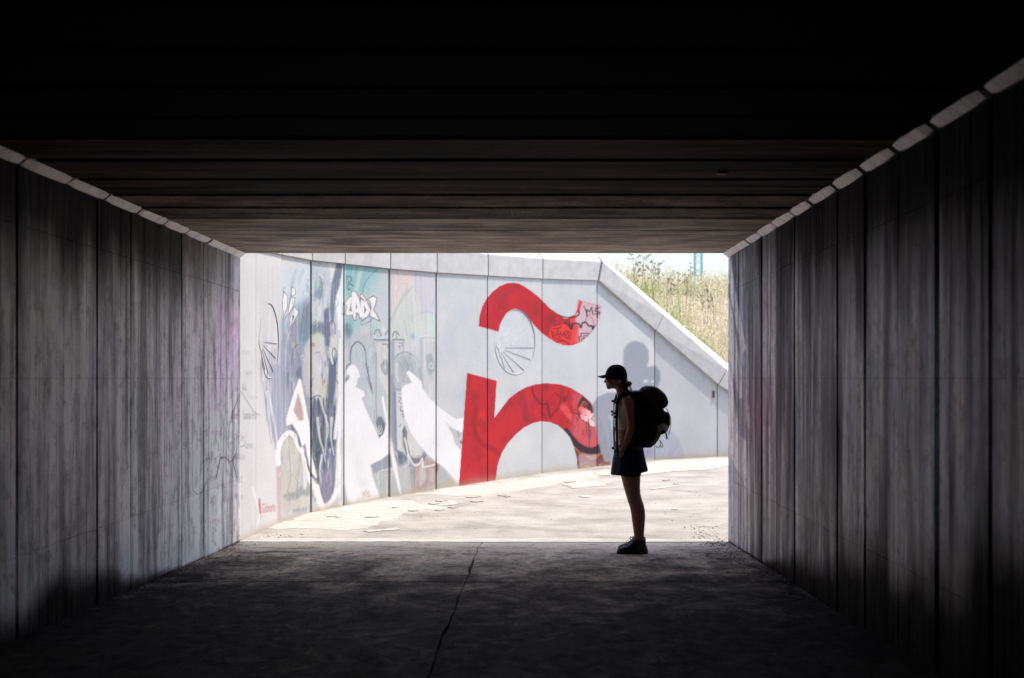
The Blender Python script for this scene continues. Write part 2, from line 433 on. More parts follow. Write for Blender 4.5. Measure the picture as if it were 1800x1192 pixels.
#PAINT_BEGIN
C = Canvas(420, 436, 1300, 960)
def full(X, Y): return 1
X, Y = C.grid((0, C.w, 0, C.h))
bl = fbm(X/38, Y/60, 3, 4)
base = np.stack([203+0*X, 207+0*X, 212+0*X], 2)+(bl[..., None]-.5)*np.array([20, 18, 14])
lw = sstep(640, 440, X)[..., None]
base = base*(1-lw*.9)+np.array([226, 226, 229])*lw*.9
C.c[:] = base; C.a[:] = 1
# the wall foot: earth splashes
foot = np.interp(X[0], [422, 450, 494, 547, 605, 685, 767, 857, 953, 1050, 1152, 1262], [950, 938, 917, 901, 889, 874, 860, 846, 832, 820, 809, 803])
def footstain(al=.6, hgt=16):
    m = np.clip(1-(foot[None, :]-Y)/(hgt*(.4+1.2*fbm(X/9, Y/200, 8, 3))), 0, 1)**1.4*al
    C.put((0, C.w, 0, C.h), m, (188, 172, 150))
def streak(pts, col, al, soft=4, fx=3.0, fy=40, lo=.35, hi=.7, seed=1):
    C.poly(pts, col, al, soft, tex=lambda A, B: sstep(lo, hi, fbm(A/fx, B/fy, seed, 3)))
# faint ghosts of older paint
for (x, y, rx, ry, c, a) in [(815, 550, 22, 26, (188, 196, 208), .5), (818, 700, 12, 60, (180, 190, 204), .55), (905, 690, 22, 14, (186, 194, 206), .6), (985, 590, 40, 60, (205, 212, 220), .4),
                             (905, 560, 25, 20, (192, 202, 212), .5), (915, 610, 20, 16, (185, 196, 210), .5), (1000, 665, 22, 8, (192, 200, 204), .5), (790, 600, 20, 40, (196, 203, 214), .5),
                             (800, 505, 18, 12, (198, 204, 214), .3), (860, 625, 8, 22, (186, 194, 206), .5)]:
    C.blob(x, y, rx, ry, c, a)
for i in range(70):
    x, y = random.uniform(770, 960), random.uniform(500, 700)
    C.stroke([(x, y), (x+random.uniform(-5, 8), y+random.uniform(5, 18))], random.uniform(1, 4), random.choice([(192, 200, 212), (216, 219, 222), (186, 194, 205)]), .28, 3, False)
# ---- panel 450-605: washed blue, slate streaks
C.poly([(500, 470), (545, 462), (600, 468), (604, 560), (560, 560), (500, 560)], (198, 212, 226), .75, 9)
for i in range(34):
    x = random.uniform(505, 583); y = random.uniform(470, 540); L = random.uniform(15, 45)
    C.stroke([(x+9, y), (x+3, y+L*.5), (x, y+L)], random.uniform(1, 3), random.choice([(160, 188, 212), (226, 234, 240), (190, 205, 218), (150, 172, 200)]), .5, 2.2)
streak([(494, 560), (545, 520), (547, 900), (494, 900)], (138, 142, 168), .9, 5, 2.6, 60, .2, .6, 4)
C.poly([(496, 575), (512, 560), (545, 540), (547, 740), (520, 740), (496, 760)], (150, 156, 178), .75, 7)
streak([(455, 640), (494, 600), (494, 800), (486, 790), (470, 740)], (160, 162, 188), .9, 2, 1.6, 90, .25, .65, 9)
C.poly([(476, 645), (490, 640), (494, 700), (494, 790), (487, 800), (480, 740)], (160, 164, 192), .55, 3)
C.poly([(528, 600), (526, 575), (533, 548), (542, 530), (547, 524), (547, 590), (540, 600)], (116, 134, 152), .85, 1.5)
C.blob(533, 600, 9, 16, (104, 156, 166), .7); C.blob(500, 572, 8, 14, (120, 176, 190), .7); C.blob(523, 545, 6, 20, (120, 190, 205), .6)
C.blob(515, 607, 3, 7, (205, 215, 140), .6); C.blob(519, 600, 3, 10, (170, 120, 130), .5)
C.stroke([(512, 640), (515, 618), (521, 608), (525, 606)], 1.6, (95, 102, 122), .8)
C.blob(526, 613, 4, 7, (185, 190, 198), .8); C.blob(526, 612, 1.4, 2.5, (70, 75, 90), .9)
C.poly([(511, 640), (515, 615), (530, 610), (532, 655), (524, 668), (514, 665)], (140, 146, 166), .6, 2)
C.poly([(520, 655), (529, 640), (533, 668), (526, 672)], (108, 112, 140), .8, 1.5)
C.blob(502, 618, 4, 9, (196, 198, 200), .7)
C.poly([(533, 620), (547, 590), (547, 700), (534, 690), (531, 660)], (196, 195, 200), .85, 2.5)
# tag at 495-525, white letters with dark outline
W, DK = (238, 238, 241), (92, 96, 110)
for q in ([(513, 504), (519, 508), (520, 516), (514, 521), (512, 520)], [(512, 522), (519, 524), (516, 537), (508, 552), (506, 549), (509, 534)], [(517, 538), (525, 549), (517, 565), (509, 576), (510, 558)],
          [(498, 512), (505, 520), (505, 540), (499, 556), (496, 540)]):
    C.poly(q, W, .95, .4); C.stroke(q, 1.1, DK, .75, .6, False, True)
C.poly([(514, 552), (518, 556), (513, 567)], DK, .9); C.stroke([(497, 556), (499, 562), (504, 555), (507, 552)], 1, DK, .7)
# ---- panel 547-605
C.poly([(548, 470), (584, 468), (584, 600), (548, 600)], (196, 206, 216), .8, 4)
for i in range(22):
    x = random.uniform(549, 580); y = random.uniform(472, 520); L = random.uniform(20, 60)
    C.stroke([(x+3, y), (x, y+L*.5), (x-1, y+L)], random.uniform(1, 2.6), random.choice([(166, 182, 204), (228, 234, 238), (140, 156, 180)]), .5, 1.6)
C.poly([(553, 518), (560, 505), (563, 488), (567, 500), (567, 518), (563, 529), (556, 523)], (112, 142, 158), .75, 1.5); C.blob(560, 500, 2.5, 6, (200, 215, 190), .8)
C.stroke([(562, 486), (566, 496), (566, 512)], 2, (120, 105, 130), .7)
C.poly([(548, 570), (556, 564), (570, 568), (574, 592), (560, 585), (548, 590)], (112, 124, 148), .85, 2)
C.poly([(569, 545), (578, 540), (580, 600), (577, 618), (583, 640), (588, 615), (592, 640), (590, 680), (586, 710), (578, 740), (574, 765), (572, 700), (577, 650), (571, 600)], (92, 102, 130), .9, 1.6)
C.poly([(548, 600), (560, 590), (570, 610), (574, 660), (566, 740), (548, 745)], (202, 203, 206), .9, 2); C.blob(558, 590, 8, 9, (206, 212, 152), .7)
C.blob(560, 650, 8, 26, (214, 218, 226), .8); C.blob(551, 606, 4, 5, (176, 122, 118), .8); C.blob(570, 671, 3, 5, (182, 92, 80), .8); C.blob(572, 690, 5, 22, (196, 206, 150), .6)
C.stroke([(553, 622), (561, 620), (567, 640), (567, 680)], 1.5, (120, 132, 162), .6)
for p in ((566, 660), (572, 640), (570, 720), (564, 705)): C.blob(*p, 3, 9, random.choice([(120, 134, 168), (150, 170, 150), (96, 122, 170)]), .6)
C.blob(586, 622, 3.5, 9, (225, 228, 234), .9); C.stroke([(584, 632), (584, 618), (588, 612), (592, 622), (591, 636), (587, 642)], 1.5, (62, 66, 92), .9); C.stroke([(580, 612), (582, 625), (585, 640)], 2.6, (236, 238, 244), .9)
C.blob(585, 575, 5, 16, (205, 208, 220), .9); C.stroke([(579, 590), (579, 572), (584, 562), (589, 572), (589, 588)], 1.3, (86, 90, 120), .8); C.stroke([(582, 590), (584, 578), (586, 592)], 1.2, (90, 110, 140), .8)
C.stroke([(548, 702), (553, 697), (562, 696), (566, 706)], 1.8, (74, 78, 96), .85)
C.poly([(548, 710), (556, 702), (566, 700), (576, 735), (590, 700), (592, 760), (590, 820), (590, 850), (583, 875), (572, 890), (560, 860), (552, 830), (548, 780)], (112, 120, 140), .92, 2)
streak([(548, 700), (592, 700), (592, 880), (548, 880)], (70, 78, 100), .8, 2, 2.4, 26, .45, .7, 22)
C.poly([(550, 745), (556, 730), (564, 770), (566, 800), (558, 825), (552, 790)], (84, 98, 108), .9, 1.5)
for q, w in (([(558, 735), (562, 770), (568, 790), (572, 812)], 5), ([(563, 700), (568, 720), (574, 745), (572, 800)], 4), ([(583, 735), (582, 770), (587, 800)], 5), ([(572, 730), (577, 752), (575, 770)], 4), ([(566, 800), (562, 830), (565, 850)], 4), ([(580, 790), (577, 820), (582, 840)], 4)):
    C.stroke(q, w, (222, 223, 230), .85, 1.6, w2=1.5)
C.poly([(570, 830), (584, 820), (588, 850), (580, 880), (566, 885), (562, 850)], (150, 146, 172), .8, 3); C.blob(578, 800, 4, 14, (92, 92, 156), .7); C.blob(552, 783, 3, 8, (130, 136, 150), .8)
# slate trunk and white wave
C.poly([(592, 461), (603, 464), (601, 482), (596, 505), (589, 530), (587, 560), (583, 575), (580, 540), (583, 500), (588, 480)], (118, 128, 150), .95, .7)
C.poly([(577, 460), (591, 462), (586, 480), (582, 498)], (228, 229, 233), .9, .7)
C.poly([(603, 464), (609, 466), (608, 520), (607, 700), (607, 889), (596, 893), (594, 860), (590, 840), (593, 760), (596, 720), (594, 600), (591, 520), (598, 500)], (238, 240, 247), .97, 1)
C.stroke([(589, 540), (592, 580), (594, 600), (593, 640)], 2, (150, 178, 200), .6, 1.4); C.stroke([(598, 700), (592, 740), (589, 770)], 6, (240, 241, 248), .9, 2)
C.stroke([(600, 770), (601, 820), (600, 880)], 3, (196, 190, 206), .6, 3); C.blob(597, 878, 6, 8, (205, 196, 190), .7)
# white triangle, arch, zigzag, V
WH = (242, 241, 246)
C.poly([(494, 790), (505, 765), (530, 785), (546, 830), (547, 890), (494, 900)], (203, 201, 198), .95, 1)
C.stroke([(508, 785), (509, 805), (511, 840), (506, 862), (509, 870), (516, 868), (521, 860), (524, 845), (527, 815), (528, 790)], 1.5, (160, 160, 172), .8, .8)
C.poly([(496, 872), (508, 865), (520, 866), (530, 850), (534, 862), (541, 846), (547, 858), (547, 872), (530, 872), (520, 880), (505, 880)], (150, 158, 162), .7, 1.6)
C.poly([(485, 800), (494, 786), (494, 914), (488, 917)], (202, 176, 188), .9, 1.2)
for i in range(26):
    x, y = random.uniform(500, 546), random.uniform(868, 892)
    C.stroke([(x, y), (x+random.uniform(-2, 3), y+7)], 1.6, random.choice([(224, 222, 214), (168, 176, 176)]), .5, 1, False)
C.poly([(526, 665), (529, 668), (533, 690), (538, 716), (544, 752), (548, 800), (557, 838), (556, 842), (549, 833), (543, 815), (540, 800), (536, 778), (531, 786), (527, 770), (521, 757), (513, 745), (504, 749), (503, 737), (513, 702)], WH, 1, .4)
C.poly([(524, 690), (531, 714), (534, 738), (526, 740), (516, 722)], (188, 164, 164), .95, 1); C.poly([(515, 724), (526, 738), (534, 746), (533, 753), (524, 748)], (222, 218, 226), .8, 1.5)
C.stroke([(489, 815), (489, 792), (496, 772), (508, 761), (518, 768), (526, 786), (533, 796), (537, 815), (541, 832), (548, 848), (557, 862)], 9, WH, 1, 1)
C.stroke([(556, 856), (561, 878), (567, 893)], 11, WH, 1, 2); C.stroke([(567, 892), (582, 882), (592, 858), (596, 820)], 8, WH, .95, 3)
C.poly([(533, 800), (537, 820), (540, 852), (537, 862), (533, 856), (532, 830)], (226, 226, 230), .9, .8)
C.stroke([(513, 745), (517, 755), (523, 762), (526, 777), (529, 784), (533, 775), (535, 770), (538, 780), (537, 798), (540, 806), (542, 820), (547, 833), (556, 842)], 4, (112, 108, 146), .95, .7)
C.poly([(504, 749), (512, 745), (514, 756), (506, 756)], (140, 140, 160), .9, .8)
# ---- panel 422-494: whitewashed
streak([(450, 470), (494, 465), (494, 640), (452, 640)], (205, 206, 214), .7, 3, 2.2, 120, .3, .7, 31)
for q in ([(444, 858), (450, 880), (456, 905), (450, 930)], [(470, 690), (480, 730), (486, 770), (490, 800)]):
    C.stroke(q, 5, (242, 242, 246), .8, 2.5, w2=2)
for (a, b, c2, d) in [(466, 700, 477, 780), (471, 690, 482, 775), (478, 690, 486, 790), (462, 670, 472, 745)]:
    C.stroke([(a, b), ((a+c2)/2, (b+d)/2+5), (c2, d)], 1.4, (146, 150, 180), .6, 1)
GR = (120, 120, 132)
C.text("Irun", 425, 612, 12, 12, GR, .28); C.text("Getaria", 431, 650, 12, 10, GR, .38); C.text("Aia", 425, 675, 8, 12, GR, .62)
C.text("Itziar", 438, 694, 14, 8, GR, .28); C.text("Santa Ha", 427, 722, 24, 15, GR, .62); C.text("Donost", 423, 762, 7, 13, GR, .5); C.text("Cestona", 430, 776, 14, 12, GR, .55); C.text("Bilbao", 423, 796, 7, 12, GR, .5)
C.text("Z", 423, 838, 3, 10, GR, .6); C.text("Soria", 423, 866, 4, 12, GR, .45)
C.stroke([(424, 688), (434, 705), (448, 725), (456, 729)], 1.6, GR, .5); C.stroke([(423, 786), (430, 783)], 1.6, GR, .6)
C.poly([(455, 876), (457, 875), (458.5, 886), (459, 903), (456, 903), (454.5, 888)], (192, 96, 104), .8, .5); C.stroke([(458, 903), (459, 914)], .8, (192, 120, 126), .6)
C.text("Globearte", 461, 885, 23, 17, (190, 98, 108), .78, 0, -.14)
# ---- panel 605-685
C.poly([(606, 465), (684, 473), (684, 560), (660, 600), (606, 610)], (120, 186, 192), .9, 1.5, tex=lambda A, B: sstep(690, 636, A+(B-470)*.35)*.75+.25*fbm(A/12, B/20, 5))
C.blob(668, 530, 24, 30, (190, 198, 212), .7); C.blob(676, 478, 12, 6, (196, 206, 206), .8)
C.poly([(632, 468), (641, 469), (632, 500), (628, 515), (622, 512), (627, 490)], (196, 208, 206), .85, 1.5); C.poly([(622, 467), (625, 468), (620, 490), (619, 480)], (190, 208, 208), .7, 1)
C.stroke([(637, 515), (642, 496), (652, 484), (663, 474)], 1.8, (138, 150, 160), .85, .8)
C.poly([(606, 590), (650, 585), (684, 575), (684, 880), (606, 890)], (186, 194, 201), .95, 6)
C.blob(611, 578, 8, 14, (110, 124, 146), .8); C.poly([(607, 566), (612, 570), (619, 582), (616, 592), (608, 600)], (120, 134, 152), .7, 1.5)
for i in range(60):
    x, y = random.uniform(608, 682), random.uniform(575, 640)
    C.stroke([(x, y), (x+random.uniform(-6, 6), y+random.uniform(4, 22))], random.uniform(1.5, 4), random.choice([(168, 182, 200), (204, 216, 224), (150, 160, 178), (186, 206, 216)]), .35, 2.5, False)
OL = (108, 112, 122); CR = (222, 214, 186)
let = [[(613, 524), (618, 521), (617, 532), (614, 546), (619, 548), (621, 553), (611, 555), (607, 552), (610, 538), (606, 534)],
       [(618, 513), (625, 513), (631, 524), (634, 540), (638, 556), (633, 560), (630, 550), (626, 550), (625, 563), (622, 563), (617, 540)],
       [(634, 517), (638, 519), (646, 533), (651, 545), (647, 556), (637, 563), (634, 545)],
       [(647, 526), (656, 521), (662, 524), (660, 534), (656, 545), (661, 552), (667, 564), (656, 558), (650, 556), (653, 540), (651, 530)]]
for q in let: C.stroke(q, 5, CR, .8, 1.2, False, True)
for q in let: C.stroke(q, 3.2, OL, .95, .7, False, True)
for q in let: C.poly(q, (236, 236, 240), 1, .3)
C.poly([(625, 532), (628, 540), (625, 545)], OL, .9); C.poly([(640, 536), (644, 545), (640, 553)], OL, .9); C.poly([(632, 521), (637, 524), (643, 532), (640, 530), (634, 526)], OL, .9)
C.stroke([(634, 567), (640, 560), (650, 557), (655, 560), (645, 568), (636, 571), (634, 567)], 1.5, (110, 124, 176), .8)
C.blob(641, 578, 7, 8, (220, 208, 198), .7); C.blob(660, 574, 7, 11, (158, 206, 196), .8); C.stroke([(652, 556), (652, 590)], 1.2, (120, 150, 180), .7)
C.blob(675, 580, 6, 8, (228, 230, 234), .8)
C.stroke([(610, 488), (612, 508), (616, 508)], 2.4, OL, .8, .6); C.stroke([(609, 487), (615, 486), (618, 493), (613, 497), (621, 503)], 2.2, OL, .8, .6); C.stroke([(610, 488), (612, 506)], .9, (206, 216, 216), .9, .5)
C.stroke([(616, 642), (616, 622), (619, 609), (628, 601), (637, 606), (642, 617), (644, 640), (649, 668), (655, 690)], 2, (92, 98, 118), .9, .8)
C.stroke([(648, 645), (651, 670), (653, 680)], 2.4, (148, 110, 116), .6); C.stroke([(651, 615), (650, 650), (653, 672)], 2.6, (196, 212, 224), .7)
C.stroke([(644, 662), (650, 678), (656, 694)], 1.5, (110, 118, 140), .7)
C.poly([(663, 603), (683, 602), (684, 700), (664, 660)], (208, 210, 211), .9, 1)
C.stroke([(659, 597), (684, 598)], 3, (116, 122, 132), .85, 1, False); C.stroke([(672, 605), (681, 605), (681, 611)], 1.6, (110, 114, 124), .8, .6, False)
C.stroke([(658, 588), (661, 581), (666, 580), (670, 590)], 2, (110, 122, 136), .85); C.stroke([(678, 588), (681, 582), (685, 581)], 2, (110, 122, 136), .85)
C.stroke([(657, 590), (664, 595), (676, 592)], 3, (212, 226, 234), .8)
C.stroke([(661, 620), (661, 700), (662, 745)], 1.6, (134, 140, 158), .8, .8, False); C.stroke([(658, 720), (657, 745)], 1, (140, 146, 160), .7)
C.poly([(670, 640), (675, 631), (682, 634), (684, 650), (682, 660), (675, 656)], (150, 158, 168), .9, 1); C.blob(677, 646, 3, 6, (208, 212, 216), .9); C.stroke([(669, 640), (672, 652), (678, 660)], 1.3, (116, 122, 136), .8)
C.poly([(662, 700), (684, 700), (684, 765), (675, 760), (670, 740), (664, 730)], (190, 196, 202), .6, 3)
C.poly([(664, 733), (671, 733), (677, 744), (677, 758), (667, 771), (664, 755), (661, 745)], (104, 116, 124), .95, .7); C.blob(668, 756, 4.5, 8, (196, 200, 204), .95, 0, 1); C.stroke([(668, 760), (671, 754), (668, 750), (666, 757)], 1.5, (96, 104, 114), .9, .5)
C.stroke([(609, 650), (611, 642), (616, 640)], 2, (108, 112, 128), .8); C.poly([(607, 665), (613, 661), (611, 668), (607, 672)], (118, 122, 140), .8, 1)
# ---- panel 685-767
C.poly([(687, 473), (726, 476), (728, 530), (700, 540), (687, 560)], (224, 208, 206), .8, 4); C.poly([(728, 477), (766, 479), (766, 560), (735, 540)], (206, 203, 216), .7, 5)
C.poly([(687, 572), (698, 545), (710, 522), (726, 506), (735, 530), (742, 590), (687, 600)], (205, 212, 209), .9, 1.5)
C.stroke([(688, 562), (698, 540), (712, 518), (726, 504)], 4.5, (184, 196, 192), .9, 1.5); C.stroke([(732, 520), (739, 550), (740, 590)], 4, (216, 218, 196), .6, 2)
for q in ([(691, 480), (694, 500), (690, 520), (694, 540)], [(698, 478), (701, 500), (698, 515)], [(703, 520), (712, 515), (716, 505)], [(700, 515), (704, 500), (714, 498)]): C.stroke(q, 1, (206, 176, 178), .55)
C.poly([(748, 554), (758, 552), (766, 556), (766, 590), (748, 590)], (196, 218, 212), .7, 2); C.blob(760, 535, 7, 8, (190, 202, 220), .7); C.stroke([(740, 550), (750, 548), (760, 551)], 2, (160, 178, 210), .6)
C.stroke([(711, 563), (714, 580), (717, 595)], 1.2, (170, 172, 182), .7)
C.blob(726, 592, 5, 8, (142, 166, 202), .8); C.stroke([(732, 586), (736, 600), (739, 620)], 5, (200, 214, 226), .8, 2); C.stroke([(736, 592), (750, 591)], 3, (206, 218, 226), .7, 1.5)
C.stroke([(690, 592), (692, 585), (697, 583), (702, 590)], 2, (116, 124, 136), .85); C.stroke([(697, 586), (697, 595)], 1.3, (120, 128, 140), .8)
C.poly([(688, 600), (693, 597), (694, 880), (688, 880)], (150, 158, 172), .8, 1.2); C.poly([(686, 660), (694, 655), (696, 800), (688, 800)], (140, 150, 168), .6, 2)
C.stroke([(690, 597), (710, 597)], 2.6, (122, 128, 136), .85, .8, False); C.stroke([(710, 597), (710, 628)], 1.4, (140, 146, 154), .8, .7, False)
C.stroke([(701, 603), (707, 603), (707, 610)], 1.4, (112, 116, 128), .85, .6, False); C.stroke([(700, 609), (703, 609), (703, 615)], 1.4, (112, 116, 128), .85, .6, False)
C.poly([(694, 640), (698, 628), (708, 622), (722, 624), (734, 640), (742, 668), (735, 672), (710, 676), (698, 684), (692, 668)], (178, 185, 192), .95, 2)
C.stroke([(693, 632), (700, 623), (712, 619), (722, 622)], 3, (158, 166, 174), .9, 1); C.blob(711, 642, 14, 18, (164, 172, 180), .8); C.stroke([(698, 640), (697, 655), (700, 670)], 4, (206, 212, 216), .8, 1.5)
for q in ([(702, 636), (707, 648), (704, 660)], [(712, 632), (718, 645), (714, 660)], [(722, 640), (726, 652)], [(708, 662), (709, 672)]): C.stroke(q, 1.6, (132, 142, 156), .6, 1)
C.stroke([(722, 622), (732, 630), (738, 650), (743, 680)], 3.5, (158, 168, 180), .8, 1.5); C.stroke([(712, 606), (722, 612), (730, 628), (736, 645)], 4, (196, 206, 214), .8, 1.5)
C.poly([(738, 597), (743, 596), (744, 690), (741, 684), (739, 640)], (166, 176, 188), .8, 1.5)
C.poly([(743, 600), (766, 598), (766, 690), (744, 690)], (198, 202, 207), .8, 2); C.stroke([(739, 594), (766, 594)], 2, (176, 182, 190), .7, .8, False)
C.poly([(751, 625), (757, 620), (762, 630), (764, 650), (758, 662), (752, 656), (750, 640)], (162, 170, 180), .9, 1.2); C.stroke([(762, 646), (757, 648), (754, 642), (758, 638), (761, 644)], 1.7, (214, 218, 222), .9, .7); C.stroke([(748, 622), (749, 634)], 1.2, (140, 148, 162), .8)
for q in ([(755, 663), (756, 672)], [(759, 662), (758, 673)]): C.stroke(q, 1.6, (178, 184, 192), .8)
C.poly([(695, 686), (704, 684), (706, 705), (716, 740), (730, 775), (745, 800), (700, 800), (695, 760)], (206, 209, 213), .95, 1)
C.poly([(690, 680), (700, 683), (706, 680), (704, 688), (694, 686)], (142, 150, 164), .8, 1)
for q in ([(702, 692), (703, 694)], [(701, 698), (705, 700), (701, 706), (706, 710)], [(704, 716), (710, 712), (708, 724), (703, 720)], [(704, 716), (705, 724)], [(706, 729), (711, 727)], [(708, 728), (709, 734)]): C.stroke(q, 1.2, (96, 90, 124), .85, .5)
C.poly([(685, 766), (697, 790), (705, 800), (720, 800), (726, 812), (740, 810), (745, 795), (760, 806), (768, 815), (782, 826), (800, 850), (760, 862), (690, 874), (668, 876), (651, 817), (672, 807), (685, 795)], (186, 190, 194), .97, 1)
C.poly([(652, 816), (672, 807), (685, 796), (696, 800), (706, 812), (704, 820), (685, 822), (657, 832)], (146, 154, 166), .8, 1.2)
C.poly([(696, 802), (712, 800), (716, 808), (708, 818), (700, 814)], (112, 124, 138), .9, 1); C.stroke([(662, 842), (668, 828), (690, 825)], 1.8, (222, 222, 224), .8); C.stroke([(665, 850), (672, 838), (690, 834)], 1.6, (218, 218, 220), .7)
for x in (668, 674, 680): C.stroke([(x, 828), (x+1, 860)], 2.5, (168, 172, 178), .5, 1, False)
C.poly([(724, 812), (735, 800), (765, 812), (772, 820), (766, 850), (740, 862), (722, 866), (720, 850)], (172, 150, 150), .85, 2)
C.poly([(716, 800), (726, 810), (728, 840), (722, 866), (716, 840)], (132, 140, 154), .9, 1.5); C.poly([(740, 812), (746, 820), (750, 840), (738, 858), (734, 840)], (200, 198, 196), .85, 1.5); C.poly([(756, 822), (764, 826), (764, 848), (754, 846)], (192, 188, 188), .8, 1.5)
C.stroke([(694, 690), (695, 740), (696, 790)], 4.5, (126, 132, 156), .8, 1.2); C.poly([(696, 790), (710, 796), (716, 806), (700, 806)], (96, 108, 124), .8, 1)
C.poly([(707, 757), (711, 747), (716, 760), (715, 775), (722, 800), (728, 806), (740, 806), (746, 790), (750, 800), (744, 812), (728, 814), (716, 806), (708, 780)], (112, 118, 130), .92, .8)
C.poly([(719, 770), (728, 790), (732, 800), (738, 800), (742, 792), (735, 780), (725, 765)], (208, 211, 214), .9, .8); C.stroke([(703, 750), (705, 745)], 1.3, OL, .8)
C.stroke([(711, 770), (715, 785), (718, 800), (725, 814), (732, 818), (739, 813), (742, 806), (743, 814), (745, 821), (768, 816)], 2.6, (232, 233, 236), .95, .8)
C.stroke([(716, 800), (718, 816), (708, 822)], 2.2, (226, 226, 228), .8); C.poly([(703, 824), (720, 820), (725, 862), (710, 866)], (196, 199, 202), .8, 1)
C.poly([(768, 816), (784, 828), (800, 852), (768, 860)], (176, 180, 184), .8, 2); C.poly([(766, 815), (772, 816), (770, 828), (766, 832)], (140, 116, 120), .8, 1)
for i in range(420):
    x = random.uniform(494, 768); y = random.uniform(475, 850); L = random.uniform(12, 60)
    C.stroke([(x, y), (x+random.uniform(-1.5, 1.5), y+L)], random.uniform(.8, 2.6), random.choice([(228, 230, 236), (236, 238, 242), (150, 158, 176), (176, 190, 206), (206, 212, 216)]), random.uniform(.12, .34), 1.2, False)
for i in range(120):
    x = random.uniform(494, 604); y = random.uniform(480, 860); L = random.uniform(8, 30); cc = random.choice([(96, 106, 134), (214, 220, 230), (120, 166, 180), (200, 204, 160), (240, 240, 246), (150, 120, 140)])
    C.stroke([(x, y), (x+random.uniform(-5, 5), y+L*.5), (x+random.uniform(-5, 5), y+L)], random.uniform(.8, 2.2), cc, random.uniform(.25, .6), .8)
C.poly([(526, 665), (529, 668), (533, 690), (538, 716), (544, 752), (548, 800), (557, 838), (556, 842), (549, 833), (543, 815), (540, 800), (536, 778), (531, 786), (527, 770), (521, 757), (513, 745), (504, 749), (503, 737), (513, 702)], WH, 1, .4)
C.poly([(524, 690), (531, 714), (534, 738), (526, 740), (516, 722)], (188, 164, 164), .95, 1)
# ---- white walker silhouettes
WS = (236, 238, 245)
C.poly([(605, 676), (613, 667), (616, 661), (610, 657), (609, 651), (613, 645), (618, 640), (625, 643), (630, 651), (633, 661), (632, 664), (628, 665), (627, 674), (625, 680), (633, 684), (640, 688), (641, 697), (636, 699), (641, 714), (650, 735), (659, 753), (666, 771),
        (674, 763), (679, 745), (675, 725), (671, 704), (671, 697), (674, 696), (677, 712), (683, 745), (688, 775), (692, 795), (697, 815), (706, 868), (703, 871), (690, 820), (686, 795), (670, 808), (651, 817), (655, 838), (668, 875), (640, 882), (622, 887), (612, 889), (605, 850)], WS, 1, .3)
C.poly([(714, 656), (718, 651), (733, 663), (741, 671), (743, 684), (755, 700), (775, 718), (792, 731), (802, 737), (820, 733), (816, 851), (805, 852), (795, 838), (782, 822), (767, 812), (750, 797), (735, 780), (722, 760), (712, 735), (706, 705), (706, 684), (712, 677), (724, 673), (721, 666)], WS, 1, .3)
C.poly([(782, 739), (789, 749), (803, 757), (813, 760), (811, 793), (800, 780), (796, 765)], (190, 196, 202), 1, .5); C.stroke([(804, 758), (808, 770), (810, 778)], 1.8, (126, 134, 146), .8); C.blob(809, 771, 2, 3, (236, 238, 242), .9); C.blob(811, 778, 1.5, 3, (60, 40, 48), .8)
C.poly([(606, 850), (610, 880), (614, 889), (606, 890)], (170, 172, 176), .85, 1)
for (x, y, rx, ry, a) in [(630, 820, 16, 40, .35), (640, 850, 14, 14, .35), (620, 780, 10, 30, .2), (760, 780, 12, 20, .2)]: C.blob(x, y, rx, ry, (206, 212, 222), a)
C.blob(640, 868, 5, 6, (226, 164, 172), .8); C.stroke([(643, 860), (646, 868), (650, 862)], 1.2, (140, 140, 150), .7); C.blob(648, 872, 6, 6, (206, 178, 164), .6)
C.blob(760, 850, 6, 5, (214, 164, 168), .7); C.blob(790, 848, 12, 5, (196, 182, 140), .7); C.blob(735, 866, 16, 5, (206, 176, 160), .7)
C.poly([(905+35*math.cos(k*.2), 601+57*math.sin(k*.2)) for k in range(32)], (210, 215, 221), .35, 1)
for i in range(60):
    x, y = random.uniform(880, 930), random.uniform(560, 645)
    if ((x-905)/33)**2+((y-601)/54)**2 < 1: C.stroke([(x, y), (x+random.uniform(-8, 8), y+random.uniform(-6, 8))], random.uniform(1.5, 4), random.choice([(186, 196, 210), (222, 225, 229), (196, 204, 214)]), .4, 2, False)
C.stroke([(905+35.5*math.cos(k*.21), 601+57.5*math.sin(k*.21)) for k in range(30)], 1.1, (176, 182, 190), .6, .8)
for (xa, ya, xb, yb) in ((886, 606, 934, 592), (886, 603, 930, 574), (884, 600, 918, 556), (880, 598, 902, 550)): C.stroke([(xa, ya), (xb, yb)], 1, (190, 196, 204), .5, .8, False)
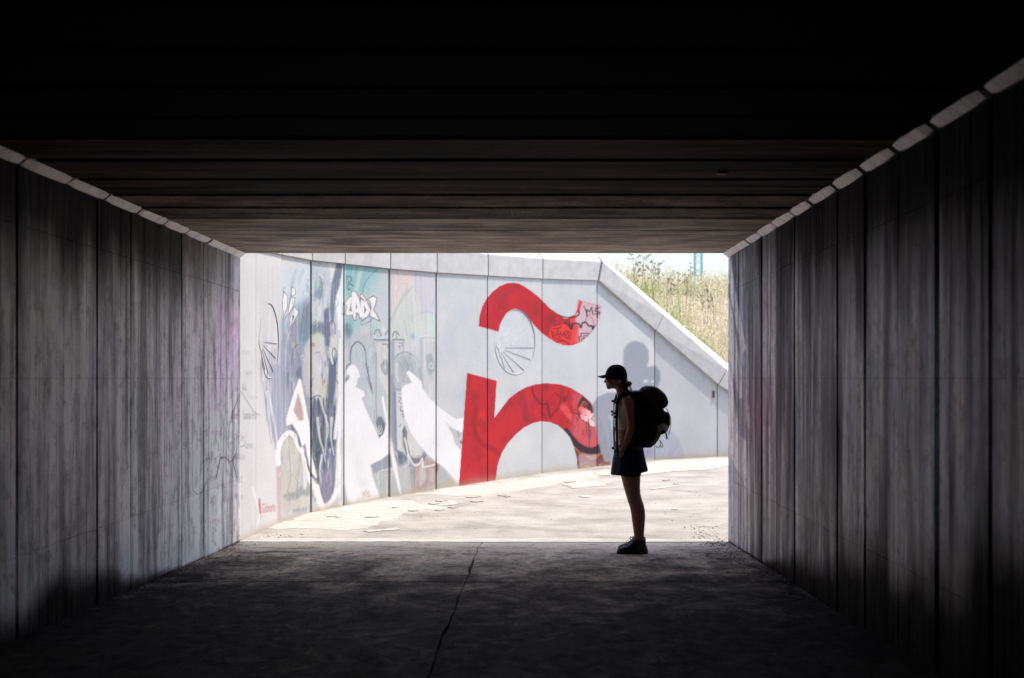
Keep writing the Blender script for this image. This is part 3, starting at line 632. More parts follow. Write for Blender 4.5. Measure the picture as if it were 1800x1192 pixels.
# ---- red letter with tilde
RED = (190, 36, 48)
NP = [(821, 655.5), (873, 669.5), (868.7, 735.4), (881.6, 718), (895, 700.5), (908.5, 690), (924.6, 681), (943, 675.6), (960, 673.6), (984, 675.7), (1003, 681.8), (1024, 694.7), (1038.5, 708), (1050, 727), (1059.6, 748), (1066.6, 769), (1071, 792), (1074, 826),
      (1016, 830), (1013.8, 804.4), (1009, 785.6), (1002, 769), (992.6, 757.5), (979.7, 747), (965.6, 742), (951.5, 740.5), (937.5, 743.4), (921, 751.6), (907, 763.3), (892.8, 778.6), (882, 796), (875, 816), (870.5, 850), (806.2, 862)]
TP = [(841.5, 573.6), (843, 555.5), (848, 538.4), (856, 524.3), (866, 513), (878, 503.7), (890, 498.6), (902.4, 497.3), (912.5, 499), (923.6, 504.7), (936.6, 514), (946.7, 522), (959.8, 535), (966, 542), (978, 550), (983.6, 553.6), (990, 556), (1000, 557.4), (1010, 553.6), (1014, 545), (1016, 527.5),
      (1057, 538), (1055, 556), (1049, 570), (1041.4, 582), (1031.6, 593), (1019.6, 602), (1007.6, 606.5), (999, 607.6), (989, 606.5), (977, 602), (964, 594), (951.7, 584.7), (940.7, 573.6), (928.6, 559.5), (919.5, 549.5), (912.5, 544.4), (905.4, 542.6), (898.4, 544.4), (890.3, 550.5), (883.3, 561.5), (879.3, 569.6), (876, 583)]
C.poly(NP, RED); C.poly(TP, RED)
allb = (0, C.w, 0, C.h)
C.clip = np.maximum(C.pmask(NP, allb), C.pmask(TP, allb))
n1 = fbm(X/14, Y/26, 41, 4)
C.put(allb, sstep(.5, .8, n1)*.5, (206, 40, 48)); C.put(allb, sstep(.5, .2, fbm(X/11, Y/18, 55, 4))*.6, (160, 34, 46)); C.put(allb, np.clip((foot[None, :]-Y), 0, 40)*0+np.clip(1-(foot[None, :]-Y)/34, 0, 1)*.38, (198, 96, 92))
for (x, y, rx, ry, c, a) in [(855, 540, 10, 30, (196, 60, 84), .5), (885, 520, 16, 12, (150, 56, 60), .6), (900, 525, 8, 14, (222, 36, 46), .7), (942, 545, 12, 18, (156, 40, 46), .6), (833, 680, 7, 14, (212, 36, 46), .6), (846, 730, 12, 10, (232, 40, 50), .7), (838, 715, 8, 30, (172, 34, 42), .5)]:
    C.blob(x, y, rx, ry, c, a)
BR = (104, 32, 38)
C.stroke([(836, 720), (834, 745), (838, 768), (850, 782), (868, 790), (880, 800)], 9, (150, 30, 38), .6, 3); C.stroke([(893, 715), (902, 708), (915, 712), (920, 735), (912, 752), (898, 768)], 3, (158, 48, 56), .6, 2)
C.stroke([(886, 730), (888, 718), (898, 708)], 4, (138, 50, 56), .6, 2); C.poly([(914, 686), (922, 690), (930, 730), (931, 744), (922, 745), (918, 715)], (140, 40, 48), .6, 2.5)
C.stroke([(935, 680), (938, 694), (946, 706), (954, 711), (962, 712), (967, 735)], 3.2, BR, .7, 1.2); C.stroke([(961, 705), (968, 734), (976, 722), (984, 716)], 2.4, BR, .8, 1, False)
C.blob(957, 683, 9, 9, (158, 48, 50), .7); C.blob(960, 681, 5, 7, (128, 44, 48), .7); C.stroke([(986, 676), (986, 702)], 1.6, BR, .8, .8, False); C.stroke([(989, 676), (990, 704)], 1.4, BR, .7, .8, False)
C.blob(993, 702, 5, 8, (106, 34, 42), .9, .3); C.stroke([(997, 694), (999, 704)], 1.5, (106, 34, 42), .8)
C.poly([(984, 713), (990, 708), (998, 714), (1003, 724), (1006, 734), (1000, 738), (990, 724), (984, 719)], (232, 84, 84), .9, 1); C.stroke([(984, 713), (991, 708), (999, 716), (1004, 728), (1006, 735)], 1.4, (150, 60, 62), .8)
C.blob(990, 713, 2.5, 2, (150, 50, 56), .8)
for q in ([(975, 690), (985, 700), (982, 715)], [(1000, 690), (1008, 705), (1020, 702)], [(950, 725), (958, 732), (964, 745)], [(996, 742), (1008, 748), (1012, 762)], [(1040, 765), (1052, 772), (1060, 768)]): C.stroke(q, 1.8, BR, .7, .8)
# faded right end of the arch
C.poly([(1004, 690), (1024, 694), (1045, 715), (1058, 740), (1070, 775), (1060, 790), (1030, 790), (1004, 768), (1006, 740), (1016, 720)], (202, 110, 118), .75, 6)
for i in range(26):
    x, y = random.uniform(992, 1030), random.uniform(700, 765)
    C.stroke([(x, y), (x+random.uniform(-2, 2), y+random.uniform(4, 14))], random.uniform(2, 5), random.choice([(204, 50, 60), (170, 44, 54), (206, 60, 70), (214, 110, 116)]), .5, 1.6, False)
C.poly([(1018, 705), (1025, 695), (1034, 704), (1044, 718), (1044, 727), (1036, 728), (1030, 715), (1022, 722), (1017, 718)], (74, 34, 44), .95, .8)
C.stroke([(1019, 732), (1016, 718), (1019, 706), (1026, 697)], 2, (78, 38, 50), .95, .8); C.blob(1027, 712, 7, 9, (140, 60, 60), .9); C.stroke([(1021, 714), (1026, 706), (1032, 711)], 1.3, (206, 130, 90), .9)
for (x, y, r, c) in [(1022, 719, 5, (238, 110, 112)), (1028, 724, 6, (244, 150, 152)), (1034, 726, 5, (244, 180, 182)), (1024, 733, 5, (240, 160, 164)), (1031, 736, 5, (244, 196, 198))]: C.blob(x, y, r, r, c, .95, 0, 1)
C.blob(1044, 738, 11, 12, (232, 206, 208), .95, 0, 1); C.stroke([(1034, 736), (1036, 748), (1046, 752), (1055, 746), (1056, 734), (1050, 728)], 1.5, (150, 84, 88), .9); C.stroke([(1039, 736), (1044, 732), (1050, 735), (1045, 739), (1039, 736)], 1.6, (150, 96, 90), .9)
C.stroke([(1018, 728), (1022, 738), (1028, 741)], 1.4, (120, 60, 66), .8); C.stroke([(1006, 726), (1014, 727), (1020, 735)], 2, (92, 44, 54), .9, .7); C.stroke([(1012, 734), (1017, 738)], 1.6, (92, 44, 54), .8)
for x, a, b in ((1031, 742, 764), (1034, 740, 772), (1036, 744, 788), (1038, 755, 768)): C.stroke([(x, a), (x, b)], 1.1, (74, 44, 54), .85, .5, False)
C.poly([(1047, 745), (1053, 745), (1055, 790), (1048, 790)], (206, 62, 76), .7, 2)
C.poly([(1004, 772), (1020, 790), (1040, 796), (1058, 788), (1068, 775), (1075, 826), (1016, 830)], (110, 52, 58), .95, 1)
C.poly([(1016, 800), (1025, 795), (1045, 804), (1050, 812), (1040, 824), (1018, 826)], (186, 160, 168), .85, 2); C.poly([(1030, 800), (1052, 798), (1050, 808), (1034, 808)], (196, 184, 186), .8, 1.5)
C.stroke([(1010, 785), (1020, 798), (1032, 806), (1050, 802), (1065, 792), (1067, 810)], 1.6, (204, 148, 76), .8, .8, False)
C.stroke([(995, 757), (1004, 770), (1016, 783), (1030, 791), (1044, 792), (1058, 783), (1067, 768)], 10, (54, 38, 48), .97, .8, w2=12)
for i in range(24):
    x = random.uniform(1018, 1073); C.blob(x, random.uniform(814, 822), 3, 3, random.choice([(216, 150, 140), (226, 180, 170), (170, 120, 110), (140, 150, 110)]), .7)
# tilde tail
C.poly([(1012, 552), (1016, 526), (1060, 537), (1057, 560), (1040, 585), (1020, 605), (1010, 600), (1016, 575), (1008, 565)], (206, 184, 192), .95, 2)
C.stroke([(1016, 548), (1021, 530)], 5, (214, 52, 66), .95, .8, False); C.poly([(1000, 560), (1012, 556), (1012, 566), (1002, 568)], (228, 70, 76), .85, 1)
C.blob(985, 592, 23, 22, (232, 58, 58), .95, 0, 1); C.poly([(1005, 572), (1016, 570), (1018, 602), (1004, 607)], (228, 74, 78), .8, 1.5)
C.stroke([(960, 575), (968, 566), (985, 561), (998, 566)], 2.6, (140, 50, 50), .8, 1.2); C.blob(970, 560, 16, 8, (148, 44, 46), .6); C.blob(980, 561, 6, 4, (222, 50, 54), .8)
C.stroke([(982, 553), (990, 557), (1001, 558), (1012, 557), (1018, 552), (1017, 546)], 2, (58, 36, 48), .95, .6); C.stroke([(990, 559), (1000, 559)], 1.5, (226, 206, 210), .8)
C.stroke([(966, 543), (976, 549)], 1.8, (70, 36, 48), .7)
C.stroke([(993, 567), (1000, 571), (1004, 579), (1006, 571), (1010, 568), (1018, 570), (1021, 576), (1024, 568), (1030, 567), (1035, 573), (1040, 573), (1043, 580), (1049, 572)], 2.8, (58, 50, 58), .95, .7); C.stroke([(1000, 558), (1001, 572)], 1.6, (58, 50, 58), .9)
C.poly([(1001, 571), (1008, 572), (1005, 582)], (58, 50, 58), .9, .5); C.poly([(1039, 572), (1048, 573), (1042, 581)], (58, 50, 58), .9, .5)
C.stroke([(1026, 538), (1030, 546), (1032, 557), (1032, 544), (1036, 549), (1040, 540), (1042, 553)], 1.7, (66, 50, 64), .95, .6, False); C.stroke([(1054, 541), (1047, 542), (1046, 547), (1054, 549), (1054, 552), (1045, 552)], 1.6, (66, 40, 56), .95, .6, False); C.stroke([(1050, 536), (1050, 558)], 1.6, (80, 40, 60), .95, .5, False)
C.stroke([(1029, 565), (1033, 556), (1038, 552)], 1.2, (90, 76, 90), .8); C.stroke([(1038, 557), (1043, 563), (1043, 570)], 1.3, (170, 90, 100), .8)
C.stroke([(1019, 602), (1018, 592), (1022, 592), (1021, 586), (1037, 586)], 1.5, (58, 44, 54), .95, .5, False); C.stroke([(1022, 600), (1022, 596), (1027, 595), (1026, 590), (1035, 590)], 1.4, (58, 44, 54), .95, .5, False)
TG = (92, 28, 34)
for q in ([(966, 595), (963, 583), (969, 581), (972, 594)], [(972, 583), (974, 593)], [(976, 595), (980, 580), (982, 594)], [(977, 589), (982, 588)], [(984, 594), (985, 584), (988, 590), (991, 583), (991, 593)],
          [(994, 590), (998, 585), (996, 581), (993, 588), (996, 595), (1000, 590)], [(1000, 583), (999, 593), (1003, 595), (1003, 583)], [(974, 573), (984, 571), (986, 575), (975, 578)], [(972, 578), (984, 577)], [(972, 598), (982, 596), (994, 600)]): C.stroke(q, 1.2, TG, .9, .5)
C.stroke([(978, 602), (988, 599), (996, 602), (1001, 606)], 2, (96, 34, 40), .8, .8)
C.clip = None
# ---- grey painted walkers on the right
SH = (150, 155, 170)
C.poly([(1095, 640), (1096, 616), (1103, 604), (1116, 599), (1131, 603), (1140, 616), (1141, 632), (1137, 645), (1152, 643), (1160, 652), (1161, 668), (1156, 680), (1150, 690), (1150, 806), (1062, 812), (1052, 780), (1043, 730), (1041, 712), (1050, 698), (1068, 690), (1090, 690), (1100, 676), (1098, 655)], SH, .93, 1.2)
C.blob(1135, 670, 6, 4, (216, 219, 226), .9); C.blob(1147, 671, 4, 3, (214, 217, 224), .9)
for i in range(26):
    x = random.uniform(1058, 1150); y = random.uniform(720, 780)
    C.stroke([(x, y), (x+random.uniform(-3, 3), y+random.uniform(15, 40))], random.uniform(1.5, 5), random.choice([(196, 201, 212), (150, 160, 182), (140, 160, 186), (206, 210, 218)]), .45, 2, False)
C.stroke([(1072, 740), (1074, 780), (1076, 815)], 3, (120, 146, 176), .6, 1.5); C.blob(1139, 795, 5, 12, (140, 130, 190), .6); C.stroke([(1139, 785), (1144, 800)], 2, (196, 130, 150), .7)
C.poly([(1150, 808), (1152, 760), (1168, 752), (1182, 757), (1194, 772), (1201, 790), (1204, 807)], (180, 185, 202), .9, 2)
for i in range(14):
    x = random.uniform(1155, 1198); y = random.uniform(765, 795)
    C.stroke([(x, y), (x+random.uniform(-8, 8), y+12)], 3, random.choice([(196, 186, 200), (160, 172, 204), (178, 190, 206)]), .45, 2, False)
C.stroke([(1156, 806), (1180, 805), (1205, 806)], 2, (130, 150, 160), .5, 1.5); C.blob(1110, 780, 30, 20, (188, 194, 208), .4)
# drips below the coping
for x in np.arange(495, 1280, 3.1):
    if random.random() < .45:
        yt = np.interp(x, [494, 605, 767, 953, 1050, 1151, 1260], [448, 464, 478, 488, 491, 583, 678])
        L = random.uniform(3, 16); C.stroke([(x, yt), (x+.3, yt+L)], random.uniform(1, 3), (172, 166, 160), random.uniform(.15, .45), 1.6, False, w2=.5)
footstain(.55, 15)
C.c = np.clip(C.c+(np.random.rand(C.h, C.w, 1)-.5)*5, 0, 255).astype(np.float32)
# overlays on the two tunnel walls
CL = Canvas(335, 560, 424, 960); GM = (72, 66, 78)
CL.text("Ourense", 350, 751, 15, 15, GM, .55); CL.text("Ponferrada", 372, 752, 18, 14, GM, .6); CL.text("Com", 414-8, 722, 14, 15, GM, .6); CL.text("Oiarn", 400, 772, 9, 11, GM, .7); CL.text("Don", 412, 762, 9, 11, GM, .7); CL.text("Bil", 413, 796, 8, 12, GM, .6)
CL.text("Burgos", 396, 874, 14, 14, GM, .6); CL.text("Soria", 412, 866, 9, 11, GM, .5); CL.text("Zi", 417, 838, 5, 10, GM, .6); CL.text("Camino", 366, 832, 14, 12, GM, .6); CL.text("Logro", 368, 908, 18, 14, (112, 70, 82), .6)
CL.text("Lugo", 345, 832, 4, 20, GM, .4); CL.text("Vigo", 383, 840, 4, 18, GM, .5); CL.text("Leon", 368, 866, 9, 18, GM, .45)
CL.stroke([(358, 766), (357, 812)], 1.2, GM, .5); CL.stroke([(355, 814), (366, 806), (376, 808), (388, 798)], 1.6, (96, 72, 84), .6); CL.stroke([(380, 840), (384, 820), (388, 806), (398, 806), (404, 812), (410, 808), (413, 800)], 2.2, GM, .8)
for q in ([(364, 844), (362, 850), (360, 855), (352, 868), (345, 868), (340, 862)], [(358, 855), (358, 892)], [(386, 804), (391, 803)], [(405, 814), (406, 825), (408, 838)], [(410, 815), (417, 842)], [(402, 800), (402, 815)], [(424, 688), (416, 706), (404, 745), (402, 770)], [(366, 796), (368, 808)], [(373, 794), (374, 804)], [(384, 778), (384, 794)], [(412, 770), (412, 792)]):
    CL.stroke(q, 1.6, GM, .6)
CL.poly([(393, 905), (396, 870), (424, 860), (424, 948), (393, 955)], (214, 210, 208), .25, 6)
CR2 = Canvas(1276, 440, 1350, 900); SP = (248, 247, 250)
for q in ([(1276, 445), (1282, 440), (1287, 475), (1298, 545), (1312, 612), (1305, 620), (1296, 580), (1288, 540), (1282, 500), (1276, 490)],
          [(1276, 520), (1280, 522), (1287, 548), (1296, 610), (1306, 665), (1306, 700), (1299, 700), (1292, 668), (1283, 628), (1276, 590)],
          [(1276, 625), (1282, 640), (1290, 700), (1297, 740), (1299, 765), (1311, 775), (1320, 870), (1317, 868), (1306, 845), (1290, 815), (1281, 790), (1276, 770)],
          [(1312, 700), (1317, 715), (1318, 760), (1313, 740)]): CR2.poly(q, SP, .95, .5)
#PAINT_END

# ------------------------------------------------------------------ ground, path, tunnel floor
T_SE = [2.93]
JX = [(422, 11.25), (450, 11.74), (494, 12.50), (547, 13.16), (605, 13.70), (685, 14.44), (767, 15.2), (857, 16.02), (953, 17.0), (1050, 17.88), (1151, 18.85), (1261, 19.39)]
J = [Vector(((px-900)*y/F, y, 0)) for px, y in JX]+[Vector((4.75, 19.85, 0)), Vector((6.0, 20.1, 0)), Vector((7.6, 20.2, 0)), Vector((12, 20.3, 0))]
TOP = [2.94, 2.935, 2.93, 2.915, 2.911, 2.898, 2.893, 2.897, 2.905, 2.925, 2.148, 1.231, .42, .22, .20, .20]
gs = [(-500, -500), (500, -500), (500, 900), (-500, 900)]
mesh("ground", [(x, y, -.62) for x, y in gs], [(0, 1, 2, 3)], m_soil, kind='structure')
# the path outside, one slab up to the wall foot
pv = [(j.x-.22*(1 if i_ < 7 else .3), j.y+(.0 if i_ < 1 else .2), 0) for i_, j in enumerate(J)]+[(12, 11.27, 0), (J[0].x, 11.27, 0)]
b = MB(); n = len(pv); b.add(pv+[(x, y, -.3) for x, y, z in pv], [tuple(range(n))[::-1], tuple(range(n, 2*n))]+[(i, (i+1) % n, n+(i+1) % n, n+i) for i in range(n)])
path = b.build("path", m_path, kind='structure')
def GP(px, py, lift=0):                    # photo point on the path -> world
    Yy = F*G/(py-596.0); return Vector(((px-900)*Yy/F, Yy, lift))
def patch(pts, mat, name, h=.0022, k=4, amp=.012, parent=path):
    P = [GP(*p) for p in pts]; out = []; sd = random.randint(0, 9999); q_ = 0
    for i in range(len(P)):
        a, c = P[i], P[(i+1) % len(P)]; L = (c-a).length; m_ = max(2, int(L/.035))
        for q in range(m_):
            t = q/m_; q_ += 1; e = min(1, L*2)
            out.append(a.lerp(c, t)+Vector(((fbm(np.array([q_*.21]), np.array([.5]), sd, 4)[0]-.5)*.26, (fbm(np.array([q_*.21]), np.array([9.5]), sd, 4)[0]-.5)*.10, 0))*e)
    n = len(out); vs_ = [(p.x, p.y, h) for p in out]+[(p.x, p.y, -.002) for p in out]
    return mesh(name, vs_, [tuple(range(n))]+[(i, n+i, n+(i+1) % n, (i+1) % n) for i in range(n)], mat, parent)
patch([(472, 928), (494, 918), (547, 903), (605, 891), (650, 883), (685, 879), (720, 880), (742, 887), (790, 893), (740, 897), (700, 905), (670, 922), (640, 930), (600, 933), (560, 930), (520, 928), (488, 931)], m_patch, "mortar_patch")
patch([(690, 874), (740, 868), (800, 856), (860, 850), (930, 841), (980, 834), (1040, 829), (1062, 838), (1030, 846), (985, 850), (960, 855), (900, 864), (860, 870), (800, 872), (760, 869), (720, 870)], m_patch, "mortar_patch")
patch([(1045, 831), (1075, 822), (1150, 812), (1262, 805.5), (1300, 806), (1300, 817), (1268, 820), (1240, 827), (1180, 829), (1130, 836), (1090, 836), (1055, 836)], m_patch, "mortar_patch", .007)
patch([(764, 889), (805, 884), (806, 887), (765, 891)], m_white, "mortar_patch", .008); patch([(640, 934), (700, 929), (702, 932), (645, 936)], m_white, "mortar_patch", .008)
patch([(990, 853), (1030, 846), (1085, 846), (1060, 855), (1010, 859)], m_patch, "mortar_patch", .008); patch([(1143, 860), (1186, 854), (1188, 856), (1146, 861)], m_white, "mortar_patch", .008)
patch([(1020, 873), (1038, 871), (1036, 875), (1022, 875)], m_white, "mortar_patch", .008)
patch([(1180, 895), (1192, 894.5), (1191, 896.5), (1181, 896.5)], m_white, "mortar_patch", .008)
for i in range(18):
    px_ = random.uniform(500, 1270); py_ = np.interp(px_, [500, 650, 800, 950, 1100, 1270], [925, 905, 882, 862, 850, 830])+random.gauss(0, 7); L_ = random.uniform(5, 30)
    if py_ > np.interp(px_, [422, 450, 494, 547, 605, 685, 767, 857, 953, 1050, 1152, 1262], [950, 938, 917, 901, 889, 874, 860, 846, 832, 820, 809, 803])+5:
        patch([(px_, py_), (px_+L_*.5, py_-random.uniform(.6, 1.6)), (px_+L_, py_-L_*.04), (px_+L_*.5, py_+random.uniform(.4, 1.2))], m_path, "mortar_patch", .0095+i*.00003)
# white threshold strip, broken edges
b = MB(); xs = np.linspace(-2.52, 2.0, 60); fr = [11.24+.006*math.sin(i*1.7)+(.0 if x < -.55 else -.03)+random.uniform(-.008, .008) for i, x in enumerate(xs)]
bk = [11.42-(.06 if x > .9 else 0)+random.uniform(-.01, .01) for x in xs]
vv = []
for i, x in enumerate(xs): vv += [(x, fr[i], .006), (x, bk[i], .009), (x, fr[i], -.01), (x, bk[i], -.01)]
b.add(vv, [f for i in range(len(xs)-1) for f in ((4*i, 4*i+4, 4*i+5, 4*i+1), (4*i, 4*i+2, 4*i+6, 4*i+4), (4*i+1, 4*i+5, 4*i+7, 4*i+3))])
b.build("threshold_strip", m_white, path)
def chunks(name, n, region, mat, smin, smax, parent=None, z=0, **k):
    b = MB()
    for i in range(n):
        x, y = region(); s = random.uniform(smin, smax); zz = z(y) if callable(z) else z
        p = []
        for a in (-1, 1):
            for q in range(5):
                th = q*1.2566+random.uniform(-.3, .3); r = s*random.uniform(.6, 1)*(1 if a < 0 else .7)
                p.append((x+r*math.cos(th), y+r*math.sin(th), zz+(s*.55 if a > 0 else -.002)+random.uniform(-.1, .1)*s*(a > 0)))
        b.add(p, [(5, 6, 7, 8, 9)]+[(q, (q+1) % 5, 5+(q+1) % 5, 5+q) for q in range(5)])
    return b.build(name, mat, parent, **k)
chunks("rubble", 240, lambda: ((-2.52+abs(random.gauss(0, .16))), 11.33+abs(random.gauss(0, .14))), m_stone, .004, .022, kind='stuff', label="pale rubble heaped at the left foot of the tunnel mouth", cat="rubble")
chunks("rubble", 240, lambda: (random.gauss(1.98, .08), random.uniform(10.95, 12.2)), m_stone, .004, .020, kind='stuff', label="pale rubble lying along the foot of the right tunnel corner", cat="rubble", z=lambda y: ZF(y) if y < END else 0)
chunks("gravel", 150, lambda: (random.uniform(-2.3, 3.2), random.uniform(11.5, 17.5)), m_path, .004, .012, kind='stuff', label="tiny sandy-coloured gravel scattered on the sunlit path", cat="gravel")
# tunnel floor slabs
fl = empty("tunnel_floor", (0, 5, 0), kind='structure')
def jag(x, seed): return .03*(fbm(np.array([x*1.3]), np.array([.5]), seed, 4)[0]-.5)*2+.012*random.uniform(-1, 1)
crack = {}
def crx(y): return -.30-.02*(11.25-y)+.035*(fbm(np.array([y*1.4]), np.array([.2]), 77, 5)[0]-.5)*2
def slab(xa, xb, ya, yb, ca, cb):          # xa / xb: 'L','R','C'
    ys = np.arange(ya, yb+.001, .05) if 'C' in (xa, xb) else np.array([ya, yb]); ys[-1] = yb
    left = [((XL(y)+.0 if xa == 'L' else crx(y)+ca), y) for y in ys]; right = [((XR(y) if xb == 'R' else crx(y)-cb*(.9+5.5*max(0, math.sin(y*2.1+.6))**3*sstep(6.0, 7, y)+2.5*abs(fbm(np.array([y*9.]), np.array([3.1]), 5, 3)[0]-.5))), y) for y in ys]
    m_ = len(ys); vs_ = []
    for (x, y) in left: vs_.append((x, y, ZF(y)))
    for (x, y) in right: vs_.append((x, y, ZF(y)))
    for (x, y) in left: vs_.append((x, y, ZF(y)-.25))
    for (x, y) in right: vs_.append((x, y, ZF(y)-.25))
    f = []
    for i in range(m_-1):
        f += [(i, m_+i, m_+i+1, i+1), (2*m_+i, 2*m_+i+1, i+1, i), (m_+i, 3*m_+i, 3*m_+i+1, m_+i+1)]
    f += [(0, 2*m_, 3*m_, m_), (m_-1, 2*m_-1, 4*m_-1, 3*m_-1)]
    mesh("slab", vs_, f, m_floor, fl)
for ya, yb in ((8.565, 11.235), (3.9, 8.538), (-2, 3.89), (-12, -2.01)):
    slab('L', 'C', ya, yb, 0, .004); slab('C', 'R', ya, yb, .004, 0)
mesh("bedding", [(XL(-12), -12, ZF(-12)-.03), (XR(-12), -12, ZF(-12)-.03), (XR(END), 11.22, ZF(END)-.03), (XL(END), 11.22, ZF(END)-.03)], [(0, 1, 2, 3)], m_dirt, fl)
def alongL(): y = random.uniform(6, 11.3); return XL(y)+abs(random.gauss(.0, .10)), y
def alongR(): y = random.uniform(5, 11.3); return XR(y)-abs(random.gauss(.0, .12)), y
chunks("dirt", 320, alongL, m_dirt, .002, .009, kind='stuff', label="dark dirt crumbs drifted along the foot of the left tunnel wall", cat="dirt", z=ZF)
chunks("dirt", 360, alongR, m_dirt, .002, .010, kind='stuff', label="dark dirt crumbs drifted along the foot of the right tunnel wall", cat="dirt", z=ZF)
chunks("litter", 160, lambda: (random.uniform(-2.3, 1.9), random.uniform(6, 11.2)), m_dirt, .003, .009, kind='stuff', label="small dark specks strewn over the concrete tunnel floor", cat="litter", z=ZF)

def leaves(name, n, region, label):
    b = MB()
    for i in range(n):
        x, y = region(); z = ZF(y)+.002; a = random.uniform(0, 6.28); L = random.uniform(.012, .034); w_ = L*random.uniform(.25, .5); c = Vector((math.cos(a), math.sin(a), 0)); q = Vector((-c.y, c.x, 0)); o = Vector((x, y, z))
        col = random.choice([(.20, .13, .07), (.12, .08, .05), (.32, .24, .14)])
        b.add([o, o+c*L*.5+q*w_+Vector((0, 0, random.uniform(.002, .012))), o+c*L+Vector((0, 0, random.uniform(0, .01))), o+c*L*.5-q*w_+Vector((0, 0, random.uniform(.002, .012)))], [(0, 1, 2, 3)], col)
    b.build(name, m_leaf, kind='stuff', label=label, cat="leaves")
leaves("dry_leaves", 150, lambda: (XR(9.5)-abs(random.gauss(0, .22)), random.uniform(7.5, 11.2)), "small dry leaves blown against the foot of the right tunnel wall")
leaves("dry_leaves", 110, lambda: (XL(9.5)+abs(random.gauss(0, .2)), random.uniform(8, 11.2)), "small dry leaves blown against the foot of the left tunnel wall")
# ------------------------------------------------------------------ tunnel walls
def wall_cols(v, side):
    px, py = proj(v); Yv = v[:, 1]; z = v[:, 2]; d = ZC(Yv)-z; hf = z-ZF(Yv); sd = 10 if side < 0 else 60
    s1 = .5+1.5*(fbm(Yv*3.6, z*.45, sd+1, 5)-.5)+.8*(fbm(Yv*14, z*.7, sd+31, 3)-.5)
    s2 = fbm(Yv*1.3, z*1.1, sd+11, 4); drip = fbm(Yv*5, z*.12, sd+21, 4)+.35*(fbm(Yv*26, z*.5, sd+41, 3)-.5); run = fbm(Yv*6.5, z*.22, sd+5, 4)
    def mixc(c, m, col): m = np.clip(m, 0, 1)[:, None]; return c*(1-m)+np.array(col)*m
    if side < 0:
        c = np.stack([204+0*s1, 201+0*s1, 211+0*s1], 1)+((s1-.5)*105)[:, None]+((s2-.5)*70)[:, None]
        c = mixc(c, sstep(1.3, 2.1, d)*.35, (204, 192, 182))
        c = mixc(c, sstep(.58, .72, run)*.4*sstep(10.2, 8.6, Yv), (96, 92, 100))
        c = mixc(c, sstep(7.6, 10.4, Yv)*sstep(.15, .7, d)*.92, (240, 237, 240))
        c = mixc(c, np.exp(-((Yv-11.2)/.8)**2)*sstep(1.95, 1.2, d+s1*.35)*sstep(.2, .8, d)*.7, (236, 178, 212))  # lilac tint, strongest towards the tunnel mouth
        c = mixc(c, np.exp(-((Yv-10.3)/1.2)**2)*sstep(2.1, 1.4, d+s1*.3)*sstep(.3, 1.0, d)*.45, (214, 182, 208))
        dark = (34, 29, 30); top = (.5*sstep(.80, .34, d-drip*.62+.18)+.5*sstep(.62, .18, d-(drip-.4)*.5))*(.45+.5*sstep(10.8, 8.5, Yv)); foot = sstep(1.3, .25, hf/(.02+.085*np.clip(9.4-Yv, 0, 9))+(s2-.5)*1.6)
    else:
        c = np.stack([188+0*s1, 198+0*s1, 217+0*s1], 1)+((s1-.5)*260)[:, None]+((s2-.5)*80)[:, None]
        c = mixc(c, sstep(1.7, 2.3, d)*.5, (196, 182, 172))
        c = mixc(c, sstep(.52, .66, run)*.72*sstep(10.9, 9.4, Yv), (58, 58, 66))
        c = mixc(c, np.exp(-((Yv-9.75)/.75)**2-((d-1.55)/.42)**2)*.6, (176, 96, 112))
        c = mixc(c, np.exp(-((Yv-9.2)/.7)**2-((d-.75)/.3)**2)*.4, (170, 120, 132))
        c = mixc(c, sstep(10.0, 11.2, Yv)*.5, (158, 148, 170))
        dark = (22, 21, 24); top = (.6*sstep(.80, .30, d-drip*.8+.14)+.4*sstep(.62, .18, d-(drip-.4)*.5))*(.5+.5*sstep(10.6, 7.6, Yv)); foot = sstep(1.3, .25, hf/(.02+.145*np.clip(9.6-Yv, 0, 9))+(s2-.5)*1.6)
    c = mixc(c, top*.96, dark); c = mixc(c, foot*.94, dark)  # top band mixes soot with painted shade; foot band is painted shade
    CV = CL if side < 0 else CR2
    oc, oa = CV.sample(px, py); oa = oa[:, None]
    c = c*(1-oa)+oc*oa
    return np.clip(lin(np.clip(c, 8, 250))*1.25, 0, .88)
def gridpanel(name, fn, nu, nv, mat, parent, colfn, back, label=None):
    u, v = np.meshgrid(np.linspace(0, 1, nu), np.linspace(0, 1, nv)); P = fn(u.ravel(), v.ravel())
    i = np.arange(nu*nv).reshape(nv, nu)
    f = np.stack([i[:-1, :-1].ravel(), i[:-1, 1:].ravel(), i[1:, 1:].ravel(), i[1:, :-1].ravel()], 1)
    rim = np.concatenate([i[0, :], i[1:, -1], i[-1, :-1][::-1], i[1:-1, 0][::-1]])
    bp = P[rim]+np.array(back); n0 = len(P); m_ = len(rim); k = np.arange(m_)
    f2 = np.stack([rim[k], n0+k, n0+(k+1) % m_, rim[(k+1) % m_]], 1)
    V = np.concatenate([P, bp]); cols = colfn(P); cols = np.concatenate([cols, cols[rim]])
    return mesh(name, V, np.concatenate([f, f2]), mat, parent, cols, label=label)
